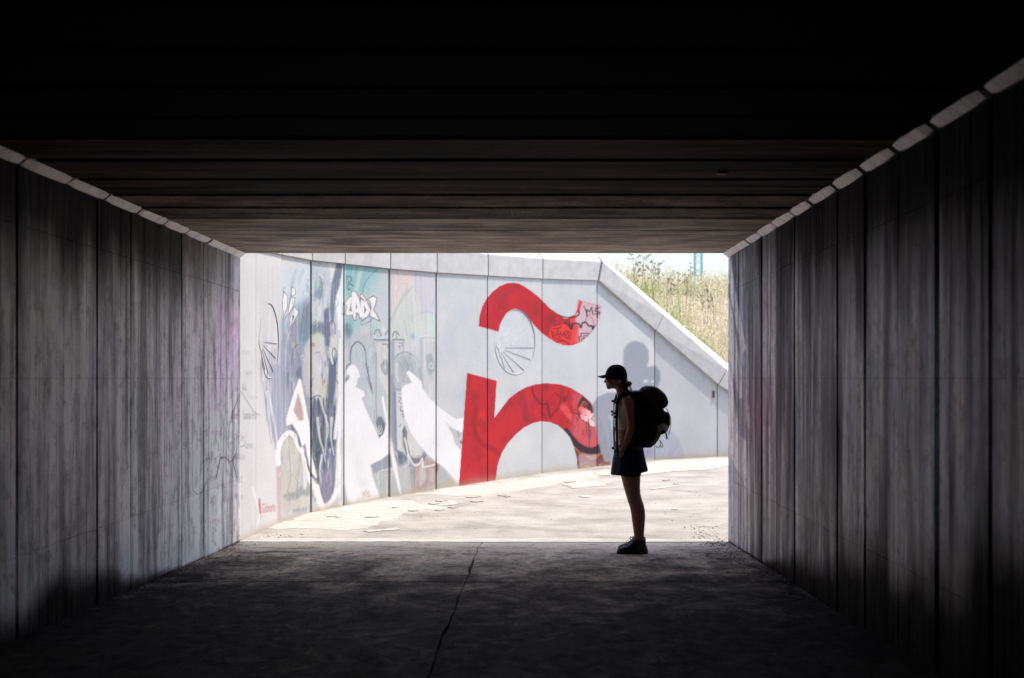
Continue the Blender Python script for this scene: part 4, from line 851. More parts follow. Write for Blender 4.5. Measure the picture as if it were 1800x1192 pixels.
def tunnel_wall(side, joints, wide, label):
    X_ = XL if side < 0 else XR
    root = empty("tunnel_wall", (X_(5), 5, ZF(5)), label=label, cat="wall", kind='thing')
    rows = [(.045, .376, 0), (.379, 1.236, 0), (1.238, 2.232, 0), (2.235, None, 0)]
    for a, c in zip(joints[1:], joints[:-1]):     # a nearer the camera
        ga, gc = wide.get(a, .003), wide.get(c, .003)
        pr = random.uniform(-.005, .005); tilt = random.uniform(-.004, .004)
        for (d0, d1, g_) in rows:
            off = pr+random.uniform(-.0006, .0006)
            def fn(u, v, a=a+ga, c=c-(gc if c < END else 0), d0=d0, d1=d1, off=off):
                y = a+(c-a)*u; zt = ZC(y)-d0; zb = (ZC(y)-d1) if d1 else ZF(y)-.05
                return np.stack([X_(y)+side*(off+tilt*(u-.5)), y, zb+(zt-zb)*v], 1)
            res = .013 if c > 9.7 else .03
            h = (d1 or 2.9)-d0
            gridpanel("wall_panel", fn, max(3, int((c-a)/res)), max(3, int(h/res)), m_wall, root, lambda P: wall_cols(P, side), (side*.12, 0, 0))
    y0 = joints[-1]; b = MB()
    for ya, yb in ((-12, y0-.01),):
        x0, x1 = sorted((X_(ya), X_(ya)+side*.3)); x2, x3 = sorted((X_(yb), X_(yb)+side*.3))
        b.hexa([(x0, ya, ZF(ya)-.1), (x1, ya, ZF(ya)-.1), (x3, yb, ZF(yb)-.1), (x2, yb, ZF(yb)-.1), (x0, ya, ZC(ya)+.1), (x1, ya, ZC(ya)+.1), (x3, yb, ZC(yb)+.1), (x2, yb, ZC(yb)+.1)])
    b.build("unseen_rear_panel", m_rear, root)
    b = MB(); ya, yb = y0-.05, END-.01; o = side*.06
    q = lambda y, o_, z: (X_(y)+o_, y, z)
    b.hexa([q(ya, o, ZF(ya)-.1), q(ya, side*.35, ZF(ya)-.1), q(yb, side*.35, ZF(yb)-.1), q(yb, o, ZF(yb)-.1), q(ya, o, ZC(ya)+.1), q(ya, side*.35, ZC(ya)+.1), q(yb, side*.35, ZC(yb)+.1), q(yb, o, ZC(yb)+.1)])
    b.build("backing", m_dirt, root)
    return root
jl = [11.25, 10.62, 9.99, 9.36, 8.73, 8.16, 7.53, 6.91, 6.35, 5.75, 5.15, 4.55, 3.95]
jr = [11.25, 10.71, 10.14, 9.63, 9.05, 8.43, 7.9, 7.25, 6.66, 6.07, 5.49, 4.85, 4.25, 3.65]
wl_ = tunnel_wall(-1, jl, {10.62: .013, 9.36: .014, 8.16: .011, 7.53: .017, 6.35: .017, 9.99: .003}, "left tunnel wall, grey board-marked concrete with a lilac tint and faded map lettering")
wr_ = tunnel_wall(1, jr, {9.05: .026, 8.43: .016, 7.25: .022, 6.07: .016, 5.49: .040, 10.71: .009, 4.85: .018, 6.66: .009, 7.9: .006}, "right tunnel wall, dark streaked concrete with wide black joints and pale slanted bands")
b = MB(); b.box(-3.6, 2.6, -12.4, -12, 0, 4.5); tag(b.build("added_end_wall", m_rear), "added dark wall out of view, closing the tunnel end to keep light out", "wall", kind='thing')  # wall added out of view to shut light out of the tunnel

# ------------------------------------------------------------------ ceiling
ce = empty("tunnel_ceiling", (0, 5, ZC(5)), label="dark underpass ceiling of shade-toned concrete beams running across the tunnel", cat="ceiling", kind='thing')
cy = [11.25, 10.71, 10.06, 9.48, 8.77, 8.22, 7.66, 7.07, 6.44, 5.85, 5.38, 4.83, 4.28, 3.72, 3.1]
gap = {11.25: 0, 10.71: .012, 10.06: .012, 9.48: .012, 8.77: .06, 8.22: .065, 7.66: .07, 7.07: .065, 6.44: .07, 5.85: .07, 5.38: .06, 4.83: .05, 4.28: .05, 3.72: .05}
for i in range(len(cy)-1):
    c_, a_ = cy[i]-gap[cy[i]]/2*1.0, cy[i+1]+gap.get(cy[i+1], .03)/2
    pr = random.uniform(0, .006); n = 12; bv = .006 if cy[i] > 9 else .012
    xs = np.linspace(0, 1, n); b = MB(); vs_ = []
    for t in xs:
        for (y, up) in ((a_, .14), (a_, bv), (a_+bv, 0), (c_-bv, 0), (c_, bv), (c_, .14)):
            x = (XL(y)-.02)*(1-t)+(XR(y)+.02)*t
            yj = y+(.004*math.sin(t*17+i) if up <= bv else 0)
            vs_.append((x, yj if c_ < END-.01 or y < c_-bv*2 else y, ZC(y)+up-pr))
    f = [(k*6+j, k*6+j+1, k*6+j+7, k*6+j+6) for k in range(n-1) for j in range(5)]
    b.add(vs_, f); b.build("ceiling_plank", m_ceil2 if cy[i] > 9 else (m_ceilm if cy[i] > 8 else (m_ceil if cy[i] > 6 else m_ceil3)), ce)  # beyond the brown mouth planks, each darker tone paints light falloff
b = MB(); b.hexa([(-3.4, -12.2, ZC(-12.2)+.09), (2.6, -12.2, ZC(-12.2)+.09), (2.6, 3.1, ZC(3.1)+.0), (-3.4, 3.1, ZC(3.1)+.0), (-3.4, -12.2, 4.6), (2.6, -12.2, 4.6), (2.6, 3.1, 4.6), (-3.4, 3.1, 4.6)]); b.build("unseen_rear_slab", m_rear, ce)
b = MB(); b.hexa([(-3.4, 3.1, ZC(3.1)+.13), (2.6, 3.1, ZC(3.1)+.13), (2.7, END, ZC(END)+.13), (-3.4, END, ZC(END)+.13), (-3.4, 3.1, 4.6), (2.6, 3.1, 4.6), (2.7, END, 3.6), (-3.4, END, 3.6)]); b.build("deck_slab", m_ceil, ce)
for side, jj in ((-1, [11.25, 10.64, 10.1, 9.46, 8.89, 8.29, 7.65, 7.03, 6.38, 5.75, 5.15, 4.55, 3.9]), (1, [11.25, 10.71, 10.14, 9.63, 9.05, 8.43, 7.9, 7.25, 6.66, 6.07, 5.49, 4.85, 4.25, 3.65])):
    X_ = XL if side < 0 else XR
    for i in range(len(jj)-1):
        c_, a_ = jj[i], jj[i+1]; g_ = .004 if c_ > 10.3 else random.uniform(.012, .02)+(.018 if side > 0 and c_ < 8 else 0)
        w = .050+random.uniform(-.003, .003); b = MB(); n = 6; vs_ = []
        for k in range(n):
            y = (a_+g_)+(c_-g_*(c_ < END)-(a_+g_))*k/(n-1); e = w-(.012 if k in (0, n-1) and c_ < 10.3 else 0)+random.uniform(-.002, .002)
            z = ZC(y); x = X_(y)
            vs_ += [(x-side*(-.02), y, z-e*.88), (x-side*.004, y, z-e*.88), (x-side*e*1.12, y, z-.004), (x-side*e*1.12, y, z+.02), (x-side*(-.02), y, z+.02)]
        f = [(k*5+j, k*5+(j+1) % 5, k*5+5+(j+1) % 5, k*5+5+j) for k in range(n-1) for j in range(5)]+[tuple(range(5)), tuple(n*5-5+j for j in range(5))]
        b.add(vs_, f); b.build("haunch_block", m_haunch, ce)
def ceilpt(px, py, dz=.012):
    Yy = 1.237/((596-py)/F+.0345); return Vector(((px-900)*Yy/F, Yy, ZC(Yy)-dz))
for q in ([(905, 436), (900, 420), (897, 408), (893, 396), (891, 388)], [(921, 372), (918, 366)], [(926, 333), (921, 326), (925, 321), (936, 319)], [(902, 379), (898, 368), (901, 362)]):
    P = [ceilpt(*p, .009) for p in q]; b = MB(); b.tube(P, [.0022]*len(P), 5, flat=.3)
    b.build("chalk_line", m_ceil2, ce)
P = [ceilpt(1262, 302, .02), ceilpt(1281, 300, .02)]; b = MB(); b.box(P[0].x, P[1].x, P[0].y-.02, P[0].y+.05, P[0].z+.006, P[0].z+.012); b.build("pale_strip", m_white, ce)  # thin pale strip almost flush with the ceiling

# ------------------------------------------------------------------ bridge mass round the tunnel mouth
br = empty("bridge_abutment", (0, 11, 0), label="pale concrete bridge end above and right of the tunnel mouth", cat="bridge", kind='thing')
b = MB(); b.box(-3.3, 2.62, -12.5, END-.002, 4.6, 5.2); b.box(-9, 12, 11.05, END-.004, ZC(END)+.30, 3.6); b.build("deck_edge", m_plain, br)
b = MB(); b.box(XR(END)+.13, 12, 10.95, END-.006, -.3, ZC(END)+.298); b.build("wing_wall", m_plain, br); b = MB(); b.box(XL(END)-3, XL(END)-.36, 10.95, END-.006, -.3, ZC(END)+.298); b.build("wing_wall", m_plain, br)

# ------------------------------------------------------------------ mural wall
mw = empty("retaining_wall", (0, 15, 0), label="curved grey retaining wall painted with a big red letter and white walkers", cat="wall", kind='thing')
def nrm(i):                                # outward normal at joint i (towards the path)
    a = J[max(i-1, 0)]; c = J[min(i+1, len(J)-1)]; t = (c-a).normalized(); return Vector((t.y, -t.x, 0))
GAPW = {0: .0, 1: .002, 2: .003, 3: .022, 4: .015, 5: .022, 6: .015, 7: .010, 8: .010, 9: .008, 10: .009, 11: .009}
def mural_cols(P):
    px, py = proj(P); c, a = C.sample(px, py)
    c = np.where((a > .5)[:, None], c, np.array([205., 208, 212])); return lin(np.clip(c, 5, 252))*np.array([.80, .782, .748])
for i in range(len(J)-1):
    a, c = J[i], J[i+1]; L = (c-a).length; ga, gc = GAPW.get(i, .012), GAPW.get(i+1, .012)
    t = (c-a).normalized(); nn = Vector((t.y, -t.x, 0)); off = random.uniform(0, .006) if i > 1 else .0
    ta, tb = TOP[i], TOP[i+1]
    def fn(u, v):
        s = (ga+(L-ga-gc)*u)/L
        x = a.x+(c.x-a.x)*s-nn.x*off; y = a.y+(c.y-a.y)*s-nn.y*off; z0 = -.05; z1 = ta+(tb-ta)*s-.003
        return np.stack([x, y, z0+(z1-z0)*v], 1)
    vis = i < 11
    pxw = (JX[i+1][0]-JX[i][0]) if vis else 100
    gridpanel("wall_panel", fn, max(4, int(pxw/1.25)) if vis else 6, 330 if vis else 8, m_mural, mw, mural_cols, tuple(-nn*.06))
b = MB(); K = len(J); vs_ = []
for i in range(K):
    q = nrm(i); p0 = J[i]-q*.035; p1 = J[i]-q*.34
    vs_ += [(p0.x, p0.y, -.3), (p0.x, p0.y, TOP[i]-.004), (p1.x, p1.y, TOP[i]-.004), (p1.x, p1.y, -.3)]
b.add(vs_, [(4*i+j, 4*i+(j+1) % 4, 4*i+4+(j+1) % 4, 4*i+4+j) for i in range(K-1) for j in range(4)]); b.build("core", m_plain, mw)
# coping
def upv(i):
    def sl(k):
        a, c = J[k], J[k+1]; L = (c-a).length; d = Vector(((c.x-a.x), (c.y-a.y), TOP[k+1]-TOP[k])).normalized(); t = (c-a).normalized()
        return (Vector((0, 0, 1))-d*d.z).normalized()
    u1 = sl(max(i-1, 0)); u2 = sl(min(i, K-2)); m_ = (u1+u2).normalized(); return m_/max(.5, m_.dot(u1))
for i in range(K-1):
    steep = i >= 9 and i < 12
    oh = .045 if steep else .018
    def prof(k, oh=oh):
        q = nrm(k); u = upv(k); p = Vector((J[k].x, J[k].y, TOP[k]))
        return [p+q*oh, p+q*oh+u*.30, p-q*.12+u*.455, p-q*.36+u*.455, p-q*.36]
    A, B = prof(i), prof(i+1); gA = (B[0]-A[0]).normalized()*.007
    A = [x+gA for x in A]; B = [x-gA for x in B]
    if i == 8: B = [x for x in B]
    bm = bmesh.new(); va = [bm.verts.new(x) for x in A]; vb = [bm.verts.new(x) for x in B]
    for j in range(5): bm.faces.new((va[j], va[(j+1) % 5], vb[(j+1) % 5], vb[j]))
    bm.faces.new(va[::-1]); bm.faces.new(vb)
    bmesh.ops.recalc_face_normals(bm, faces=bm.faces)
    bmesh.ops.bevel(bm, geom=[e for e in bm.edges], offset=.005, segments=1, affect='EDGES')
    mesh("coping_block", [v.co[:] for v in bm.verts], [[v.index for v in f.verts] for f in bm.faces], m_cop, mw); bm.free()
# scallop shells in relief
def wallpt(px, py, off):                   # a photo point carried onto the panel it lies on, then raised by off
    for i in range(11):
        if JX[i][0] <= px <= JX[i+1][0]:
            a, c = J[i], J[i+1]; t = (c-a).normalized(); nn = Vector((t.y, -t.x, 0))
            d = Vector(((px-900)/F, 1, (596-py)/F)); s = nn.dot(a)/nn.dot(d); return d*s+Vector((0, 0, G))+nn*off
    return PX(px, py, 17)
def relief(rim, dark, rays):
    P2 = smooth_pts(rim); b2 = MB(); b2.tube([wallpt(x, y, .002) for x, y in P2], .004, 6); o = b2.build("scallop_relief", m_rel, mw, smooth=True)
    P3 = smooth_pts(dark); b3 = MB(); m_ = len(P3); b3.tube([wallpt(x, y, .0035) for x, y in P3], [.001+.0045*math.sin(math.pi*i/(m_-1)) for i in range(m_)], 6); b3.build("groove_shade", m_groove, o, smooth=True)
    for (xa, ya, xb, yb) in rays:
        b = MB(); b.tube([wallpt(xa, ya, .003), wallpt(xb, yb, .003)], [.0015, .0032], 6); b.build("shell_rib_shade", m_groove, o)
el = lambda cx, cy, rx, ry, a, e, n=14: [(cx+rx*math.cos(math.radians(a+(e-a)*k/n)), cy+ry*math.sin(math.radians(a+(e-a)*k/n))) for k in range(n+1)]
relief(el(905, 601, 35, 57, 60, 170)+[(874, 600), (872, 606), (877, 616), (880, 630)], el(905, 601, 35, 57, -110, 30),
       [(888, 611, 937, 611), (887, 615, 932, 632), (884, 618, 921, 651), (881, 620, 903, 655), (880, 625, 887, 648)])
relief([(459, 560), (457, 580), (455, 603), (459, 620), (461, 640), (468, 662), (478, 664)], el(472, 603, 17, 70, -100, 35),
       [(463, 601, 486, 604), (462, 606, 484, 630), (461, 611, 480, 654), (460, 615, 471, 657), (458, 617, 465, 650)])
p = wallpt(1254, 692, .01); b = MB(); b.box(p.x-.016, p.x+.016, p.y-.012, p.y+.02, p.z-.07, p.z+.05); b.build("bracket", m_rust, mw)

# ------------------------------------------------------------------ embankment behind the wall
def emb(s, d):                             # s along the joints (float index), d metres behind the wall
    i = min(int(s), K-2); t = s-i; p = J[i].lerp(J[i+1], t); q = nrm(i).lerp(nrm(i+1), t).normalized()
    top = TOP[i]+(TOP[i+1]-TOP[i])*t; base = top+.30
    k = float(sstep(0, 3.4, d)); z = base*(1-k)+max(base, 2.95+.25*math.sin(s*1.3+d*.3)*.3)*k
    w = p-q*(.33+d); return Vector((w.x, w.y, z))
ss = np.arange(0, K-1+.001, .25); dd = [0, .3, .7, 1.2, 1.8, 2.5, 3.4, 5, 8, 14, 30, 80, 250]
V = []
for s in ss:
    for d in dd:
        v = emb(s, d)
        if d > 30: v.z = 2.4
        V.append(v)
nd = len(dd)
mesh("hill", V, [(i*nd+j, (i+1)*nd+j, (i+1)*nd+j+1, i*nd+j+1) for i in range(len(ss)-1) for j in range(nd-1)], m_soil, kind='structure', smooth=True)
rng = random.Random(3)
def stalk(b, base, h, lean, colr, head):
    w = rng.uniform(.0025, .0045); a = rng.uniform(0, 6.28); dx, dy = math.cos(a), math.sin(a)
    pts = [base+Vector((lean[0]*t*t, lean[1]*t*t, h*t)) for t in (0, .5, 1)]
    vs_ = []
    for k, p in enumerate(pts):
        ww = w*(1-.35*k); vs_ += [p+Vector((dx, dy, 0))*ww, p-Vector((dx, dy, 0))*ww]
    b.add(vs_, [(0, 1, 3, 2), (2, 3, 5, 4)], colr)
    if head:
        for k in range(head):
            t = rng.uniform(.62, 1.02); p = base+Vector((lean[0]*t*t, lean[1]*t*t, h*t)); dr = Vector((rng.uniform(-1, 1), rng.uniform(-1, 1), rng.uniform(-.9, .1))).normalized()
            L = rng.uniform(.018, .034); sd = dr.cross(Vector((0, 1, .3))).normalized()*L*.28; o = p+dr*rng.uniform(.0, .03)
            hc = [c*rng.uniform(.9, 1.25) for c in colr]
            b.add([o, o+dr*L*.5+sd, o+dr*L, o+dr*L*.5-sd], [(0, 1, 2, 3)], hc)
dry, green, weeds = MB(), MB(), MB()
STRAW = [(.70, .62, .42), (.80, .74, .54), (.60, .53, .32), (.85, .80, .62), (.46, .38, .22)]
GREEN = [(.30, .44, .08), (.36, .52, .11), (.22, .34, .06), (.46, .54, .18)]
for i in range(10500):
    s = rng.uniform(8.9, 12.6); d = rng.uniform(0, 1)**1.4*6.0; p = emb(s, d); p.z -= .02
    pxx = 900+F*p.x/p.y
    gr = fbm(np.array([s*3.2]), np.array([d*1.1]), 5, 2)[0]
    h = rng.uniform(.28, .62)*(1 if d > .4 else .7)
    ln = (rng.gauss(.02, .09), rng.gauss(0, .09))
    if (gr > .49 and rng.random() < .6): stalk(green, p, h*.7, ln, rng.choice(GREEN), 3 if rng.random() < .5 else 0)
    else: stalk(dry, p, h, ln, rng.choice(STRAW), rng.choice((0, 5, 7, 9)))
for (s0, d0, hh, nn_) in ((10.92, 1.0, .6, 170), (11.08, .6, .5, 150), (9.95, 1.2, .6, 150), (10.2, 2.0, .5, 70), (11.0, 2.2, .5, 80), (9.75, 2.6, .6, 60), (10.7, .4, .5, 120)):
    for i in range(nn_):
        p = emb(s0+rng.gauss(0, .05), max(0, d0+rng.gauss(0, .2))); stalk(green, p, rng.uniform(.5, 1)*hh, (rng.gauss(0, .12), rng.gauss(0, .1)), rng.choice(GREEN), 9)
dry.build("dry_grass", m_leaf, kind='stuff', label="tall straw-coloured dry grass covering the embankment behind the wall", cat="grass")
green.build("green_weeds", m_leaf, kind='stuff', label="green weeds growing among the dry grass on the embankment", cat="weeds")
def umbel(loc, h, label):
    b = MB(); top = loc+Vector((rng.uniform(-.08, .08), 0, h)); c = (.30, .24, .17)
    b.tube([loc, loc.lerp(top, .5)+Vector((rng.uniform(-.03, .03), 0, 0)), top], [.006, .004, .003], 4, c)
    for k in range(9):
        st = loc.lerp(top, rng.uniform(.45, 1)); e = st+Vector((rng.uniform(-.12, .12), rng.uniform(-.05, .05), rng.uniform(.04, .16)))
        b.tube([st, e], .0025, 3, c)
        for q in range(4):
            o = e+Vector((rng.uniform(-.025, .025), rng.uniform(-.02, .02), rng.uniform(-.015, .02))); r = .011
            b.add([o+Vector((r, 0, 0)), o+Vector((0, 0, r)), o+Vector((-r, 0, 0)), o+Vector((0, 0, -r))], [(0, 1, 2, 3)], c)
    return b.build("weed_stalk", m_leaf, label=label, cat="plant", group="dry weed stalks standing above the embankment grass")
ORD = 'first second third fourth fifth sixth seventh eighth ninth tenth eleventh twelfth thirteenth fourteenth fifteenth'.split(); ui = 0
for (px, h) in ((1112, .55), (1121, .5), (1128, .62), (1135, .5), (1147, .8), (1150, .62), (1162, .55), (1173, .66), (1185, .5), (1195, .58), (1206, .5), (1214, .56), (1238, .55), (1243, .62), (1255, .48)):
    s = 9+(px-1050)/101 if px < 1151 else 10+(px-1151)/110
    p = emb(s+.02, rng.uniform(1.0, 2.6)); yy = p.y; p.x = (px-900)*yy/F
    umbel(p, h, ORD[ui]+(" tall" if h > .6 else " short" if h < .52 else "")+" dry weed stalk counted from the coping corner along the grassy embankment crest"); ui += 1
# lattice mast far behind
ml = PX(1227.5, 596, 48); ml.z = 2.2
mast = empty("lattice_mast", ml, label="thin teal lattice steel mast rising behind the grassy embankment", cat="mast", kind='thing')
hw, H = .145, 13.0
for sx in (-1, 1):
    for sy in (-1, 1):
        b = MB(); b.tube([(ml.x+sx*hw, ml.y+sy*hw, ml.z-.2), (ml.x+sx*hw, ml.y+sy*hw, ml.z+H)], .028, 6); b.build("leg", m_mast, mast)
z = 0; k = 0
while z < H-.5:
    for (ax, ay, bx, by) in ((-1, -1, 1, -1), (1, -1, 1, 1), (1, 1, -1, 1), (-1, 1, -1, -1)):
        if k % 2: ax, ay, bx, by = bx, by, ax, ay
        b = MB(); b.tube([(ml.x+ax*hw, ml.y+ay*hw, ml.z+z), (ml.x+bx*hw, ml.y+by*hw, ml.z+z+.32)], .013, 4); b.build("brace", m_mast, mast)
    z += .32; k += 1

# ------------------------------------------------------------------ the walker
YP = 10.36; KX = YP/F
def B3(px, py, w=0.0):                     # body space: photo px/py in the walker's plane, w metres away from the camera
    return Vector(((px-900)*KX, YP+w, G+(596-py)*KX))
def sections(rows, n=28, ex=2.0):          # stacked horizontal sections (y, x_front, x_back, half_width, w_center)
    vs_ = []; f = []
    for r in rows:
        y, xa, xb, hw_ = r[:4]; wc = r[4] if len(r) > 4 else 0
        cx, rx = (xa+xb)/2, (xb-xa)/2
        for k in range(n):
            th = 2*math.pi*k/n; c_, s_ = math.cos(th), math.sin(th)
            c2 = math.copysign(abs(c_)**(2/ex), c_); s2 = math.copysign(abs(s_)**(2/ex), s_)
            vs_.append(B3(cx+rx*c2, y, wc+hw_*s2))
    m_ = len(rows)
    for i in range(m_-1):
        for k in range(n): f.append((i*n+k, i*n+(k+1) % n, (i+1)*n+(k+1) % n, (i+1)*n+k))
    f.append(tuple(range(n))[::-1]); f.append(tuple((m_-1)*n+k for k in range(n)))
    return vs_, f
def limb(b, pts, n=14):                    # pts: (px,py,w,radius m, flat)
    P = [B3(p[0], p[1], p[2]) for p in pts]; b.tube(P, [p[3] for p in pts], n)
def ball(b, c, r, n=10):                   # r = (rx, ry, rz) metres, c world
    vs_ = []; f = []
    for i in range(1, n):
        ph = math.pi*i/n
        for k in range(n*2):
            th = math.pi*k/n; vs_.append(Vector((c[0]+r[0]*math.sin(ph)*math.cos(th), c[1]+r[1]*math.sin(ph)*math.sin(th), c[2]+r[2]*math.cos(ph))))
    m_ = 2*n
    for i in range(n-2):
        for k in range(m_): f.append((i*m_+k, (i+1)*m_+k, (i+1)*m_+(k+1) % m_, i*m_+(k+1) % m_))
    a = len(vs_); vs_.append(Vector((c[0], c[1], c[2]+r[2]))); vs_.append(Vector((c[0], c[1], c[2]-r[2])))
    for k in range(m_): f.append((a, k, (k+1) % m_)); f.append((a+1, (n-2)*m_+(k+1) % m_, (n-2)*m_+k))
    b.add(vs_, f)
def remesh(b, name, mat, parent, voxel=.006, smooth=3, **k):
    o = b.build(name, mat, parent)
    r = o.modifiers.new("r", 'REMESH'); r.mode = 'VOXEL'; r.voxel_size = voxel
    if smooth:
        s = o.modifiers.new("s", 'SMOOTH'); s.factor = .5; s.iterations = smooth
    dg = bpy.context.evaluated_depsgraph_get(); me = bpy.data.meshes.new_from_object(o.evaluated_get(dg)); o.modifiers.clear()
    o.data = me; me.materials.clear(); me.materials.append(mat)
    me.polygons.foreach_set("use_smooth", np.ones(len(me.polygons), dtype=bool)); me.update()
    return tag(o, **k)
per = empty("person", B3(1110, 972), label="woman standing in profile in a cap, cream top and dark skirt, wearing a rucksack", cat="person", kind='thing')
b = MB()
# torso
b.add(*sections([(694, 1091, 1107, .07), (699, 1086, 1113, .15), (706, 1083, 1116, .175), (716, 1080.5, 1118, .165), (728, 1079, 1118, .150), (742, 1080, 1117, .135), (755, 1083, 1115, .125), (768, 1084, 1117, .13), (780, 1083, 1124, .155), (792, 1083, 1128, .17), (806, 1086, 1128, .172), (818, 1090, 1126, .16)]))
# neck, head, face
limb(b, [(1091, 676, 0, .050), (1092, 686, 0, .047), (1096, 698, 0, .060)])
ball(b, B3(1085.5, 663), (.092, .074, .112)); ball(b, B3(1078, 673.5), (.062, .056, .052)); ball(b, B3(1070.5, 681), (.022, .03, .019))
ball(b, B3(1069, 669), (.024, .045, .035))
b.tube([B3(1067.5, 664.5), B3(1064.5, 668), B3(1062.6, 671.2), B3(1066, 672.6)], [.007, .009, .011, .008], 8)   # nose
ball(b, B3(1067, 676.2), (.011, .022, .006)); ball(b, B3(1067.6, 678.6), (.011, .020, .007))                      # lips
for sg in (-1, 1):
    ball(b, B3(1088.5, 668.5, sg*.074), (.014, .008, .024)); ball(b, B3(1088, 672, sg*.075), (.009, .007, .012))    # ears
    sw = sg*.165
    dx = 0 if sg < 0 else 3
    # arm
    limb(b, [(1099+dx, 700, sg*.145, .050), (1101+dx, 708, sg*.168, .052), (1103+dx, 722, sg*.178, .044), (1105+dx, 738, sg*.185, .037), (1105.5+dx, 749, sg*.188, .034), (1103+dx, 758, sg*.186, .034), (1099.5+dx, 768, sg*.18, .029), (1096.5+dx, 777, sg*.172, .022), (1095+dx, 781, sg*.17, .021)])
    # palm, fingers, thumb resting on the hip belt
    limb(b, [(1095+dx, 781, sg*.17, .020), (1092.5+dx, 785, sg*.172, .023), (1090+dx, 789.5, sg*.174, .022)])
    for q, (L, fx) in enumerate(((.9, -1.5), (1.0, .4), (.95, 2.3), (.78, 4.1))):
        x0, y0 = 1089.5+dx+fx*.9, 789+abs(fx)*.25
        limb(b, [(x0+1, y0-2, sg*.176, .0095), (x0-1.2, y0+3.4*L, sg*.181, .0088), (x0-2.2, y0+7.2*L, sg*.176, .0082), (x0-1.6, y0+10.4*L, sg*.166, .0072)], 8)
    limb(b, [(1091+dx, 784, sg*.166, .011), (1087+dx, 786.5, sg*.155, .0095), (1084.6+dx, 790.5, sg*.15, .008)], 8)
    # leg
    lw_ = sg*.062; ox = 0 if sg < 0 else 3.0
    b.add(*sections([(800, 1087+ox, 1127, .085, lw_), (818, 1088+ox, 1126+ox, .088, lw_), (835, 1090+ox, 1124.5+ox, .082, lw_), (857, 1095.5+ox, 1123.5+ox, .072, lw_), (870, 1099.5+ox, 1124.5+ox, .062, lw_), (880, 1102.5+ox, 1127+ox, .056, lw_), (887, 1105+ox, 1129.5+ox, .054, lw_), (897, 1107.5+ox, 1132+ox, .055, lw_),
                     (908, 1109+ox, 1132.8+ox, .055, lw_), (920, 1110.5+ox, 1132+ox, .048, lw_), (934, 1112.5+ox, 1130.8+ox, .040, lw_), (946, 1114+ox, 1130.5+ox, .036, lw_), (958, 1112+ox, 1132+ox, .036, lw_)], 22))
    limb(b, [(1122+ox, 962, lw_, .038), (1110+ox, 964, lw_, .034), (1098+ox, 966.5, lw_, .028)])
body = remesh(b, "body", m_skin, per, .0058, 3)
# shoes, each with its sole
for sg in (-1, 1):
    lw_ = sg*.062; ox = 0 if sg < 0 else 3.0; b = MB()
    b.add(*sections([(945.5, 1111.5+ox, 1132.5+ox, .042, lw_), (950, 1109+ox, 1134+ox, .044, lw_), (954, 1104.5+ox, 1133.5+ox, .046, lw_), (957.5, 1098+ox, 1133.5+ox, .048, lw_), (959.8, 1089.5+ox, 1134.5+ox, .049, lw_), (962, 1085.6+ox, 1135.8+ox, .05, lw_), (966, 1083.6+ox, 1136.5+ox, .05, lw_), (969, 1083.5+ox, 1137+ox, .05, lw_), (970.5, 1085+ox, 1136.5+ox, .049, lw_)], 26, 2.3))
    dz = 0
    sh = remesh(b, "shoe", m_shoe, per, .004, 2)
    b = MB(); b.add(*sections([(967.8, 1082.8+ox, 1137.4+ox, .0525, lw_), (970.2, 1082.6+ox, 1137.8+ox, .054, lw_), (972.0-(2.9 if sg < 0 else -2.9)*0, 1084+ox, 1137+ox, .051, lw_)], 30, 2.6)); b.build("sole", m_sole, sh, smooth=False)
    b = MB()
    for k in range(5):
        xx = 1109-k*3.0+ox; yy = 947.5+k*2.5
        limb(b, [(xx, yy, lw_-.026, .0026), (xx-1.4, yy-1.0, lw_, .0026), (xx+.3, yy-.2, lw_+.026, .0026)], 6)
    limb(b, [(1109+ox, 947.5, lw_-.004, .0024), (1106.5+ox, 944, lw_-.022, .0022), (1105.5+ox, 948, lw_-.03, .0022)], 6)
    limb(b, [(1109+ox, 947.5, lw_-.004, .0024), (1111+ox, 943, lw_-.03, .0022), (1113+ox, 947, lw_-.036, .0022)], 6)
    b.build("lace", m_black2, sh)
# cream cropped top and knotted front
b = MB(); b.add(*sections([(701, 1086, 1114, .148), (708, 1081, 1117.5, .158), (716, 1078.8, 1119, .164), (728, 1077.3, 1119, .156), (742, 1077.6, 1118.4, .145), (753.5, 1079.5, 1117.5, .138)], 40))
remesh(b, "cropped_top", m_cream, per, .006, 1)
b = MB(); limb(b, [(1079, 750, -.05, .014), (1078.2, 762, -.055, .010), (1078.8, 776, -.06, .009), (1080.5, 788, -.06, .006)], 8); limb(b, [(1088, 768, -.155, .016), (1088.5, 774, -.16, .020), (1086, 780, -.155, .012)], 8); b.build("knotted_cloth", m_cream, per, smooth=True)
# skirt: two layers, pleated and open at the hem
def skirt(rows, name, amp, n=72):
    vs_ = []; f = []; m_ = len(rows)
    for lay in (0, 1):
        for r, (y, xa, xb, hw_, tilt) in enumerate(rows):
            for k in range(n):
                th = 2*math.pi*k/n; g_ = 1+amp*(r/(m_-1))*math.sin(th*11+r*.2)-lay*.02
                vs_.append(B3((xa+xb)/2+(xb-xa)/2*math.cos(th)*g_, y+tilt*math.cos(th), hw_*math.sin(th)*g_))
    for lay in (0, 1):
        for i in range(m_-1):
            for k in range(n):
                a = lay*m_*n+i*n; q = (a+k, a+(k+1) % n, a+n+(k+1) % n, a+n+k); f.append(q if lay == 0 else q[::-1])
    for k in range(n):
        a = (m_-1)*n; f.append((a+k, a+(k+1) % n, m_*n+a+(k+1) % n, m_*n+a+k))
    return mesh(name, vs_, f, m_navy, per, smooth=True)
